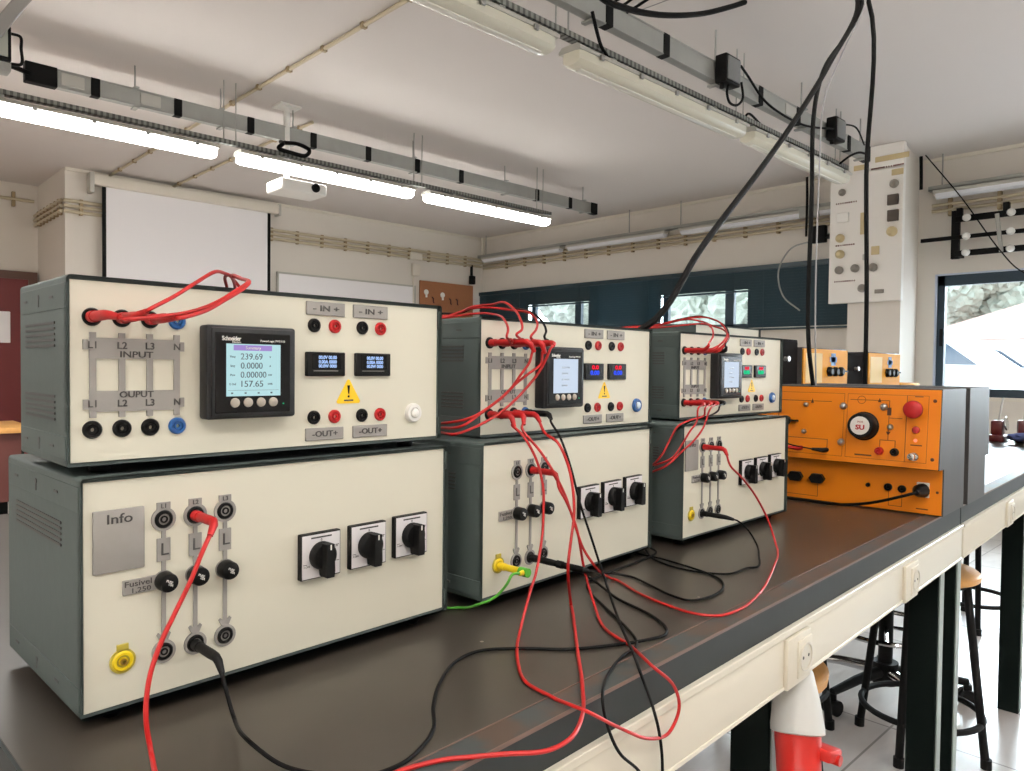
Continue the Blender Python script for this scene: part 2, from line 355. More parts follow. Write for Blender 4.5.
PATHS = {
    'red_loop': [(0.7107, 0.7364, 1.1503), (0.7127, 0.7165, 1.1369), (0.7241, 0.7022, 1.1053), (0.7284, 0.6925, 1.0676), (0.7244, 0.6872, 1.036), (0.7162, 0.6816, 1.0028), (0.6934, 0.67, 0.9608), (0.6708, 0.6584, 0.9429), (0.6296, 0.636, 0.902), (0.572, 0.5789, 0.902), (0.5421, 0.536, 0.902), (0.5369, 0.4935, 0.902), (0.533, 0.4471, 0.906), (0.5932, 0.4537, 0.8675), (0.6486, 0.4562, 0.8362), (0.6886, 0.458, 0.8284), (0.709, 0.4589, 0.8477), (0.6974, 0.4584, 0.8777), (0.6671, 0.4664, 0.906), (0.7022, 0.5194, 0.902), (0.7266, 0.5788, 0.902), (0.7821, 0.6468, 0.912), (0.786, 0.6664, 0.9512), (0.7749, 0.6707, 1.0055), (0.7577, 0.6745, 1.0447), (0.7456, 0.6787, 1.0661)],
    'red_long': [(0.7264, 0.7325, 1.1456), (0.738, 0.7082, 1.1147), (0.7438, 0.6886, 1.0885), (0.7591, 0.6796, 1.0549), (0.7702, 0.6704, 1.0132), (0.7792, 0.663, 0.9811), (0.7898, 0.6517, 0.9577), (0.9087, 0.7133, 0.902), (0.8788, 0.638, 0.902), (0.8649, 0.5836, 0.902), (0.8622, 0.5356, 0.902), (0.8781, 0.5105, 0.902), (0.9275, 0.5043, 0.902), (1.0151, 0.522, 0.902), (1.1301, 0.558, 0.914), (1.3075, 0.6425, 0.9043), (1.3142, 0.6626, 0.947), (1.29, 0.6772, 0.9952), (1.2576, 0.6867, 1.0293), (1.2212, 0.6911, 1.0561)],
    'red_front': [(0.7541, 0.7143, 1.1384), (0.754, 0.6893, 1.1264), (0.7588, 0.6746, 1.097), (0.7584, 0.6645, 1.0638), (0.7552, 0.6593, 1.0308), (0.743, 0.6534, 0.9995), (0.7311, 0.6476, 0.9651), (0.7619, 0.6683, 0.902), (0.643, 0.5529, 0.902), (0.5734, 0.4858, 0.902), (0.5242, 0.4444, 0.905), (0.4816, 0.4223, 0.906), (0.4524, 0.4227, 0.906), (0.4219, 0.4436, 0.906), (0.391, 0.4716, 0.902), (0.3644, 0.4821, 0.902), (0.3422, 0.4859, 0.902), (0.2912, 0.4845, 0.902), (0.2361, 0.4863, 0.902), (0.1963, 0.501, 0.902), (0.1842, 0.5284, 0.912), (0.1896, 0.5686, 0.914), (0.2028, 0.6287, 0.9146), (0.2005, 0.6336, 0.9415), (0.2055, 0.6418, 0.9688), (0.2167, 0.6493, 0.9931), (0.2316, 0.657, 1.015), (0.2468, 0.6636, 1.0376), (0.2598, 0.6702, 1.06)],
    'black_edge': [(0.773, 0.7207, 1.1527), (0.7702, 0.7004, 1.1329), (0.7695, 0.6803, 1.0955), (0.7747, 0.6657, 1.0439), (0.7843, 0.6513, 0.9935), (0.8042, 0.6416, 0.932), (0.7151, 0.5441, 0.914), (0.6687, 0.4945, 0.914), (0.6381, 0.462, 0.91), (0.6541, 0.4564, 0.8695), (0.6696, 0.4571, 0.8316), (0.676, 0.4574, 0.7961), (0.6738, 0.4573, 0.7756), (0.6559, 0.4565, 0.7775), (0.6284, 0.4553, 0.8102), (0.5938, 0.4537, 0.8418), (0.5732, 0.4528, 0.8762), (0.5638, 0.452, 0.906), (0.626, 0.4933, 0.902), (0.6735, 0.5119, 0.902), (0.7077, 0.5186, 0.902), (0.7268, 0.5328, 0.902), (0.753, 0.5677, 0.902), (0.7922, 0.6316, 0.902), (0.833, 0.6954, 0.902), (0.86, 0.722, 0.903), (0.93, 0.738, 0.903), (1.03, 0.748, 0.903), (1.1, 0.765, 0.903), (1.125, 0.82, 0.903), (1.125, 0.9, 0.903)],
    'black_left': [(0.8657, 0.7218, 0.91), (0.8347, 0.6418, 0.902), (0.8116, 0.5686, 0.902), (0.7853, 0.5288, 0.902), (0.7636, 0.5174, 0.902), (0.7388, 0.5219, 0.902), (0.699, 0.5364, 0.902), (0.6434, 0.5661, 0.902), (0.6018, 0.6067, 0.902), (0.5628, 0.6327, 0.902), (0.5245, 0.6285, 0.902), (0.4759, 0.5967, 0.902), (0.4384, 0.5596, 0.902), (0.4102, 0.5233, 0.902), (0.3803, 0.5034, 0.902), (0.353, 0.4942, 0.902), (0.3185, 0.5, 0.902), (0.2952, 0.5295, 0.902), (0.2782, 0.5556, 0.906), (0.2622, 0.576, 0.922), (0.2808, 0.6521, 0.9116), (0.278, 0.661, 0.9326)],
    'black_right': [(0.9098, 0.7362, 0.908), (0.941, 0.7077, 0.902), (0.9232, 0.6477, 0.902), (0.907, 0.6014, 0.902), (0.9064, 0.5733, 0.902), (0.9412, 0.5624, 0.902), (0.9956, 0.5716, 0.902), (1.0322, 0.5969, 0.902), (1.0483, 0.6271, 0.902), (1.0627, 0.6862, 0.902), (1.0695, 0.7375, 0.902), (1.0694, 0.7832, 0.902), (1.1057, 0.8224, 0.902), (1.1182, 0.8411, 0.906), (1.1159, 0.8119, 0.906), (1.0608, 0.7452, 0.902), (1.0412, 0.6914, 0.902), (1.047, 0.6385, 0.902), (1.0725, 0.6056, 0.902), (1.1258, 0.6027, 0.902), (1.1454, 0.5952, 0.902), (1.2158, 0.6285, 0.902), (1.279, 0.6676, 0.908), (1.2653, 0.6768, 0.9328), (1.2511, 0.6896, 0.9495)],
    'green': [(0.662, 0.6829, 0.9613), (0.6557, 0.6854, 0.9503), (0.6502, 0.7021, 0.9306), (0.6359, 0.7191, 0.9197), (0.6461, 0.7635, 0.902), (0.631, 0.7772, 0.902), (0.6412, 0.8144, 0.902), (0.6667, 0.854, 0.902)],
    'u1a': [(0.2006, 0.6775, 1.2679), (0.2266, 0.6781, 1.2715), (0.257, 0.6909, 1.2778), (0.2862, 0.7066, 1.2888), (0.3153, 0.7244, 1.3047), (0.3312, 0.7368, 1.3139), (0.3528, 0.8, 1.3249), (0.3684, 0.88, 1.3349), (0.385, 0.912, 1.318), (0.39, 0.93, 1.27), (0.39, 0.94, 1.16)],
    'u1b': [(0.219, 0.6799, 1.2776), (0.2454, 0.6956, 1.2918), (0.2729, 0.7163, 1.3083), (0.2964, 0.7369, 1.3213), (0.3296, 0.79, 1.3284), (0.3695, 0.86, 1.3304), (0.395, 0.912, 1.318), (0.402, 0.93, 1.27), (0.402, 0.94, 1.16)],
    'u1c': [(0.2437, 0.6786, 1.2711), (0.2707, 0.6912, 1.2795), (0.2968, 0.7089, 1.2925), (0.3234, 0.7286, 1.3066), (0.3343, 0.7389, 1.3143), (0.355, 0.8, 1.3251), (0.3769, 0.88, 1.3357), (0.405, 0.912, 1.318), (0.414, 0.93, 1.27), (0.414, 0.94, 1.16)],
    'u2a': [(0.6831, 0.7196, 1.2709), (0.6932, 0.7279, 1.2811), (0.7159, 0.7586, 1.2957), (0.7392, 0.8, 1.307), (0.7388, 0.84, 1.311), (0.7309, 0.87, 1.3089), (0.7169, 0.9, 1.306), (0.672, 0.945, 1.309), (0.64, 0.965, 1.28), (0.63, 0.97, 1.18)],
    'u2b': [(0.7017, 0.7202, 1.2751), (0.7149, 0.7235, 1.2819), (0.7374, 0.7492, 1.2983), (0.7539, 0.7797, 1.3155), (0.7614, 0.81, 1.3277), (0.7651, 0.84, 1.3261), (0.7517, 0.87, 1.3233), (0.7534, 0.9, 1.3162), (0.7433, 0.92, 1.3103), (0.672, 0.951, 1.309), (0.64, 0.969, 1.28), (0.63, 0.975, 1.18)],
    'u2c': [(0.7302, 0.721, 1.2726), (0.7491, 0.7295, 1.2835), (0.7768, 0.7553, 1.2987), (0.7873, 0.7807, 1.3118), (0.7901, 0.82, 1.3177), (0.7834, 0.86, 1.3232), (0.769, 0.89, 1.3228), (0.7539, 0.92, 1.314), (0.7408, 0.93, 1.3085), (0.672, 0.957, 1.309), (0.64, 0.973, 1.28), (0.63, 0.98, 1.18)],
    'u2d': [(0.7617, 0.7249, 1.2738), (0.776, 0.7353, 1.283), (0.7927, 0.7588, 1.2977), (0.7988, 0.781, 1.3105), (0.8167, 0.83, 1.3218), (0.8158, 0.88, 1.3259), (0.8033, 0.92, 1.3279), (0.7924, 0.95, 1.3197), (0.672, 0.963, 1.309), (0.64, 0.977, 1.28), (0.63, 0.985, 1.18)],
    'u2e': [(0.7211, 0.7087, 1.2517), (0.7198, 0.7127, 1.2375), (0.7082, 0.7183, 1.2196), (0.6982, 0.7281, 1.2), (0.6737, 0.7373, 1.1791), (0.6425, 0.7464, 1.1622), (0.632, 0.8, 1.152), (0.64, 0.9, 1.146)],
    'u2f': [(0.7417, 0.7093, 1.2521), (0.7415, 0.7113, 1.2359), (0.7237, 0.7188, 1.2214), (0.7063, 0.7263, 1.207), (0.6882, 0.7328, 1.1894), (0.6562, 0.7418, 1.1673), (0.6284, 0.746, 1.1522), (0.632, 0.8, 1.146), (0.64, 0.9, 1.14)],
    'u2g': [(0.7427, 0.6943, 1.2574), (0.7391, 0.6992, 1.2431), (0.7343, 0.7091, 1.2233), (0.7266, 0.7189, 1.207), (0.7112, 0.7284, 1.1873), (0.6833, 0.7376, 1.1651), (0.6517, 0.7467, 1.1497), (0.6205, 0.7508, 1.1417), (0.632, 0.8, 1.14), (0.64, 0.9, 1.134)],
    'u3a': [(1.2388, 0.75, 1.2789), (1.291, 0.7722, 1.2961), (1.333, 0.8024, 1.3158), (1.3616, 0.84, 1.3254), (1.3495, 0.87, 1.3235), (1.3248, 0.9, 1.3191), (1.311, 0.93, 1.3171), (1.26, 0.985, 1.312), (1.215, 0.995, 1.27), (1.205, 1.0, 1.17)],
    'u3b': [(1.2962, 0.7522, 1.2852), (1.3423, 0.7724, 1.3059), (1.366, 0.8025, 1.3269), (1.3897, 0.85, 1.3404), (1.3826, 0.88, 1.3405), (1.351, 0.91, 1.3316), (1.3391, 0.95, 1.324), (1.26, 0.99, 1.312), (1.215, 0.999, 1.27), (1.205, 1.004, 1.17)],
    'u3c': [(1.3086, 0.7543, 1.2856), (1.3399, 0.7674, 1.2994), (1.3616, 0.7924, 1.312), (1.3819, 0.83, 1.3221), (1.4101, 0.87, 1.3332), (1.3957, 0.9, 1.3386), (1.3688, 0.93, 1.3299), (1.3533, 0.96, 1.3216), (1.26, 0.995, 1.312), (1.215, 1.003, 1.27), (1.205, 1.008, 1.17)],
    'u3d': [(1.3024, 0.7523, 1.2778), (1.3419, 0.7674, 1.2932), (1.3913, 0.8025, 1.3184), (1.4378, 0.86, 1.3386), (1.4455, 0.9, 1.3482), (1.4171, 0.93, 1.3416), (1.3851, 0.97, 1.3285), (1.26, 1.0, 1.312), (1.215, 1.007, 1.27), (1.205, 1.012, 1.17)],
    'u3e': [(1.1921, 0.7419, 1.1566), (1.192, 0.7439, 1.1349), (1.1672, 0.7438, 1.1147), (1.1542, 0.7498, 1.0937), (1.1317, 0.7567, 1.0693), (1.118, 0.81, 1.045), (1.12, 0.9, 1.0)],
    'u3f': [(1.2162, 0.742, 1.1558), (1.2178, 0.744, 1.1448), (1.1643, 0.7448, 1.1361), (1.1412, 0.7517, 1.1261), (1.1345, 0.7617, 1.1046), (1.1133, 0.7666, 1.0739), (1.118, 0.81, 1.039), (1.12, 0.9, 0.994)],
    'u3g': [(1.2313, 0.74, 1.1555), (1.2248, 0.742, 1.1424), (1.2145, 0.744, 1.1209), (1.1865, 0.7459, 1.0984), (1.1577, 0.7518, 1.0805), (1.1173, 0.7567, 1.0578), (1.118, 0.81, 1.033), (1.12, 0.9, 0.988)],
    'u3h': [(1.2776, 0.7472, 1.1593), (1.2676, 0.7441, 1.1519), (1.2426, 0.7441, 1.1438), (1.2091, 0.746, 1.1395), (1.1715, 0.7518, 1.1311), (1.1528, 0.7618, 1.1185), (1.1312, 0.7667, 1.0917), (1.118, 0.81, 1.027), (1.12, 0.9, 0.982)],
}
# ------------------------------------------------------------------ bench instruments
H0 = 1.231          # eye height; the bench top is at 0.900
def case_obj(W, H, D, parent, m=None):
    r = 0.0035; poly = []
    for cx, cz, a0 in ((W - r, H - r, 0), (r, H - r, 90), (r, r, 180), (W - r, r, 270)):
        for k in range(5):
            a = math.radians(a0 + k * 22.5); poly.append((cx + r * math.cos(a), cz + r * math.sin(a)))
    b = MB(); b.prism(poly, 0, D, 'y')
    b.bm.faces.ensure_lookup_table()
    f = [f for f in b.bm.faces if all(abs(v.co.y) < 1e-7 for v in f.verts)][0]
    bmesh.ops.inset_region(b.bm, faces=[f], thickness=0.0038)
    e = bmesh.ops.extrude_discrete_faces(b.bm, faces=[f])
    for v in e['faces'][0].verts:
        v.co.y += 0.0068
    # pressed bands along the side walls, front and top
    for x0, x1 in ((-0.0006, 0.002), (W - 0.002, W + 0.0006)):
        b.box(x0, x1, 0.004, D - 0.004, H - 0.030, H - 0.007, 0.0004, 1)
        b.box(x0, x1, 0.004, D - 0.004, 0.007, 0.028, 0.0004, 1)
    return b.done('case', m or M_CASE, parent)

def vents(W, H, D, parent, tall):
    zs = [H - 0.052, 0.052] if not tall else [H - 0.056]
    for zc in zs:
        b = MB()
        for k in range(5):
            z = zc + (k - 2) * 0.0052
            b.box(-0.0009, 0.001, D * 0.22, D * 0.86, z - 0.0011, z + 0.0011)
        b.done('vent', M_INK, parent, smooth=False)
    b = MB()
    for zz in (H - 0.018, 0.017):
        for yy in (D * 0.28, D * 0.85):
            b.box(-0.0011, 0.001, yy - 0.006, yy + 0.006, zz - 0.0011, zz + 0.0011)
        b.cyl((-0.0011, D * 0.55, zz + 0.002), (0.001, D * 0.55, zz + 0.002), 0.0028, seg=10)
        b.box(-0.0011, 0.001, D * 0.55 - 0.0012, D * 0.55 + 0.0012, zz - 0.007, zz)
    b.done('keyhole_slot', M_INK, parent, smooth=False)

def feet(W, D, h, parent):
    for x in (0.035, W - 0.035):
        for y in (0.03, D - 0.03):
            MB().lathe((x, y, 0), (x, y, -1), [(0, 0.011), (h * 0.8, 0.010), (h, 0.008)], 14).done('foot', M_SOFTBLACK, parent)

YP = 0.0065  # the front panel is set back this far behind the case rim
def socket(x, z, m, parent, name='banana_socket', r=0.0082):
    b = MB(); b.lathe((x, YP, z), (x, -1, z), [(0, r), (0.003, r), (0.0045, r * 0.86), (0.0045, r * 0.62), (0.0022, r * 0.6), (0.0022, r * 0.42), (0.0042, r * 0.40), (0.0042, r * 0.24), (0.001, r * 0.22)], 24)
    return b.done(name, m, parent)

def plate(x0, x1, z0, z1, parent, name, m=None, t=0.002, bev=0.0006):
    return MB().box(x0, x1, YP - t, YP + 0.0005, z0, z1, bev, 1).done(name, m or M_LABEL, parent)

def power_unit(loc, rz, foot, kind, label, group):
    W, H, D = 0.427, 0.1714, 0.165
    t = thing('power_meter_unit', label, 'electrical instrument', loc, rz, group)
    case_obj(W, H, D, t); vents(W, H, D, t, False); feet(W, D, foot, t)
    MB().box(0.0039, W - 0.0039, YP - 0.0012, YP + 0.0008, 0.0039, H - 0.0039).done('front_panel', M_CREAM, t, smooth=False)
    YPs = YP - 0.0012
    # input / output circuit label
    b = MB()
    y0, y1 = YPs - 0.0018, YPs + 0.0004
    for z0, z1 in ((0.0975, 0.1165), (0.049, 0.0680)):
        b.box(0.0175, 0.0965, y0, y1, z0, z1)
    for z0, z1 in ((0.1055, 0.1145), (0.0515, 0.0605)):
        b.box(0.0125, 0.1015, y0 + 0.0001, y1, z0, z1)
    for x in (0.0205, 0.0450, 0.0695, 0.0945):
        b.box(x - 0.0028, x + 0.0028, y0 + 0.00005, y1, 0.0437, 0.1213)
    lab = b.done('circuit_label', M_LABEL, t, smooth=False)
    for x, s in zip((0.0205, 0.0450, 0.0695, 0.0945), ('L1', 'L2', 'L3', 'N')):
        text('lettering', s, x, 0.1095, 0.0062, M_INK, lab, y0 - 0.0002, bold=0.02)
        text('lettering', s, x, 0.0562, 0.0062, M_INK, lab, y0 - 0.0002, bold=0.02)
    text('lettering', 'INPUT', 0.0575, 0.1014, 0.0056, M_INK, lab, y0 - 0.0002, width=0.029, bold=0.02)
    text('lettering', 'OUPUT', 0.0575, 0.0642, 0.0056, M_INK, lab, y0 - 0.0002, width=0.030, bold=0.02)
    for z in (0.135, 0.033):
        for i, x in enumerate((0.020, 0.045, 0.070, 0.095)):
            socket(x, z, M_BLUE if i == 3 else M_BLACK, t)
    # panel meter
    x0, x1, z0, z1 = 0.1165, 0.2125, 0.0385, 0.1325
    mt = MB().box(x0, x1, -0.013, YP, z0, z1, 0.003, 2).box(x0 + 0.004, x1 - 0.004, -0.016, -0.010, z0 + 0.0025, z1 - 0.0025, 0.0015, 2).done('power_meter', M_BEZEL, t)
    MB().box(0.1233, 0.2040, -0.0168, -0.013, 0.0447, 0.1253, 0.0008, 1).done('meter_front', M_GLOSSB, mt)
    yf = -0.0170
    MB().box(0.1322, 0.1902, yf - 0.0002, yf + 0.001, 0.0615, 0.1142).done('lcd_screen', M_LCD if kind == 0 else M_LCD2, mt, smooth=False)
    MB().box(0.1395, 0.1805, yf - 0.0004, yf + 0.001, 0.1075, 0.1130).done('title_bar', M_LCDBAR if kind == 0 else M_LCD2, mt, smooth=False)
    text('lettering', 'Schneider', 0.1375, 0.1192, 0.0042, M_WHITEPL, mt, yf - 0.0001, width=0.0195, bold=0.03)
    text('lettering', 'Electric', 0.1428, 0.1158, 0.0018, M_WHITEPL, mt, yf - 0.0001, width=0.009)
    text('lettering', 'PowerLogic PM5110', 0.1815, 0.1177, 0.0022, M_WHITEPL, mt, yf - 0.0001, width=0.027)
    ys = yf - 0.0004
    if kind == 0:
        text('lettering', 'Summary', 0.160, 0.1102, 0.0030, M_WHITEPL, mt, ys - 0.0002)
        for k, (a, v, u) in enumerate((('Vavg', '239.69', 'V'), ('Iavg', '0.0000', 'A'), ('Ptot', '0.00000', 'kW'), ('E Del', '157.65', 'kWh'))):
            z = 0.1012 - k * 0.0092
            text('lettering', a, 0.1385, z, 0.0021, M_LCDINK, mt, ys)
            text('lettering', v, 0.1585 + (0.002 if k == 2 else 0), z, 0.0062, M_LCDINK, mt, ys, width=0.0275 if k == 2 else 0.0232)
            text('lettering', u, 0.1785, z, 0.0018, M_LCDINK, mt, ys)
        b = MB().box(0.134, 0.188, ys - 0.0002, ys + 0.0005, 0.0673, 0.0676)
        for x in (0.138, 0.152, 0.166, 0.180):
            b.box(x - 0.001, x + 0.001, ys - 0.0002, ys + 0.0005, 0.0638, 0.0654)
        b.done('soft_key_marks', M_LCDINK, mt, smooth=False)
    else:
        b = MB()
        for k in range(4):
            b.box(0.151, 0.151 + (0.019, 0.015, 0.018, 0.014)[k], ys + 0.0001, ys + 0.0005, 0.0995 - k * 0.0092, 0.1022 - k * 0.0092)
        b.done('reading_marks', mat('lcd_faint', (176, 190, 208), 0.6), mt, smooth=False)
    for x in (0.1412, 0.1550, 0.1688, 0.1822):
        MB().lathe((x, -0.0165, 0.055), (x, -1, 0.055), [(0, 0.0049), (0.0014, 0.0047), (0.0022, 0.0036)], 18).done('meter_button', M_BTN, mt)
    MB().cyl((0.1937, -0.0172, 0.0530), (0.1937, -0.0165, 0.0530), 0.0008, seg=8).done('status_led', M_LEDGREEN, mt)
    for c in kids(mt):
        if c.name.split('.')[0] != 'meter_front':
            c.location.x += 0.0022
    # dc input and output blocks
    for (xa, xb), s in (((0.2345, 0.2835), ' - IN +'), ((0.295, 0.3435), ' - IN +')):
        p = plate(xa, xb, 0.1495, 0.1647, t, 'input_label', t=0.0035)
        text('lettering', '- IN +', (xa + xb) / 2, 0.1570, 0.0062, M_INK, p, YP - 0.0037, width=0.033, bold=0.02)
    for xa, xb in ((0.2338, 0.2824), (0.2954, 0.3438)):
        p = plate(xa, xb, 0.0088, 0.0230, t, 'output_label', t=0.0035)
        text('lettering', '-OUT+', (xa + xb) / 2, 0.0159, 0.0062, M_INK, p, YP - 0.0037, width=0.032, bold=0.02)
    for z in (0.138, 0.035):
        for x, m in ((0.2445, M_BLACK), (0.2710, M_RED), (0.308, M_BLACK), (0.3338, M_RED)):
            socket(x, z, m, t, r=0.0078)
    for xa, xb in ((0.2335, 0.2828), (0.2975, 0.3465)):
        d = MB().box(xa, xb, YP - 0.006, YP, 0.0812, 0.1083, 0.001, 1).box(xa + 0.004, xb - 0.003, YP - 0.0066, YP - 0.004, 0.0835, 0.0852).done('voltmeter_display', M_BLACK, t)
        y = YP - 0.0062
        MB().box(xa + 0.0065, xb - 0.006, y - 0.0002, y + 0.001, 0.0895, 0.1060).done('display_window', M_GLOSSB, d, smooth=False)
        xc = (xa + xb) / 2
        if kind == 0:
            text('lettering', '00.0V 00.00', xc + 0.001, 0.1022, 0.0038, M_OLEDBLUE, d, y - 0.0004, width=0.023, bold=0.03)
            text('lettering', '0.00A 0000', xc + 0.001, 0.0972, 0.0038, M_OLEDBLUE, d, y - 0.0004, width=0.023, bold=0.03)
            text('lettering', '00.0W 0000', xc + 0.001, 0.0925, 0.0036, M_OLEDBLUE, d, y - 0.0004, width=0.023, bold=0.03)
            MB().box(xa + 0.008, xb - 0.010, y - 0.0002, y + 0.001, 0.0868, 0.0876).done('caption_line', M_LABEL, d, smooth=False)
        else:
            text('lettering', '0.0', xc, 0.1015, 0.0062, M_LEDRED, d, y - 0.0004, width=0.018, bold=0.05)
            if kind == 1:
                text('lettering', '0.00', xc - 0.001, 0.0925, 0.0066, M_LEDBLUE, d, y - 0.0004, width=0.024, bold=0.07)
            else:
                text('lettering', '0.00', xc - 0.001, 0.0925, 0.0074, M_LEDGREEN, d, y - 0.0004, width=0.026, bold=0.09)
    # warning triangle
    def tri(cx, cz, s):
        pts = []
        for a in (90, 210, 330):
            for k in (-1, 0, 1):
                aa = math.radians(a + k * 38); c0 = (cx + s * 0.86 * math.cos(math.radians(a)), cz + s * 0.86 * math.sin(math.radians(a)))
                pts.append((c0[0] + s * 0.14 * math.cos(aa), c0[1] + s * 0.14 * math.sin(aa)))
        return pts
    st = MB().prism(tri(0.2898, 0.0595, 0.0178), YPs - 0.0006, YPs + 0.0002, 'y').done('warning_sticker', M_STICKER, t, smooth=False)
    MB().prism([(0.2880, 0.0705), (0.2916, 0.0705), (0.2904, 0.0606), (0.2892, 0.0606)], YPs - 0.0009, YPs - 0.0004, 'y').cyl((0.2898, YPs - 0.0009, 0.0576), (0.2898, YPs - 0.0004, 0.0576), 0.0014, seg=10).done('exclamation_mark', M_BLACK, st)
    MB().box(0.2835, 0.2960, YPs - 0.0009, YPs - 0.0004, 0.0522, 0.0540).done('caption_line', M_INK, st, smooth=False)
    # selector at the right
    mk = M_WHITEPL if kind == 0 else M_BLUE
    k = MB().lathe((0.3835, YP, 0.0352), (0.3835, -1, 0.0352), [(0, 0.0122), (0.004, 0.0120), (0.0065, 0.0105), (0.0065, 0.0070), (0.0045, 0.0066)], 28).done('panel_fuse_socket', mk, t)
    settle(t)
    MB().lathe((0.3835, YP - 0.004, 0.0352), (0.3835, -1, 0.0352), [(0, 0.0062), (0.0035, 0.0058), (0.0045, 0.004)], 20).box(0.3829, 0.3841, YP - 0.0090, YP - 0.005, 0.0312, 0.0345).done('fuse_cap', mk if kind == 0 else mat('pale_insert', (200, 214, 224), 0.4), k)
    return t

def settle(t):
    for c in kids(t):
        if c.name.split('.')[0] not in ('case', 'vent', 'keyhole_slot', 'foot', 'front_panel'):
            c.location.x += 0.0013

def arc_fan(cx, cz):
    """the little fork that opens above each lower socket"""
    return [(cx - 0.0065, cz + 0.004), (cx - 0.0048, cz + 0.0058), (cx - 0.0016, cz + 0.0030), (cx + 0.0016, cz + 0.0030), (cx + 0.0048, cz + 0.0058), (cx + 0.0065, cz + 0.004), (cx + 0.0030, cz - 0.0035), (cx - 0.0030, cz - 0.0035)]

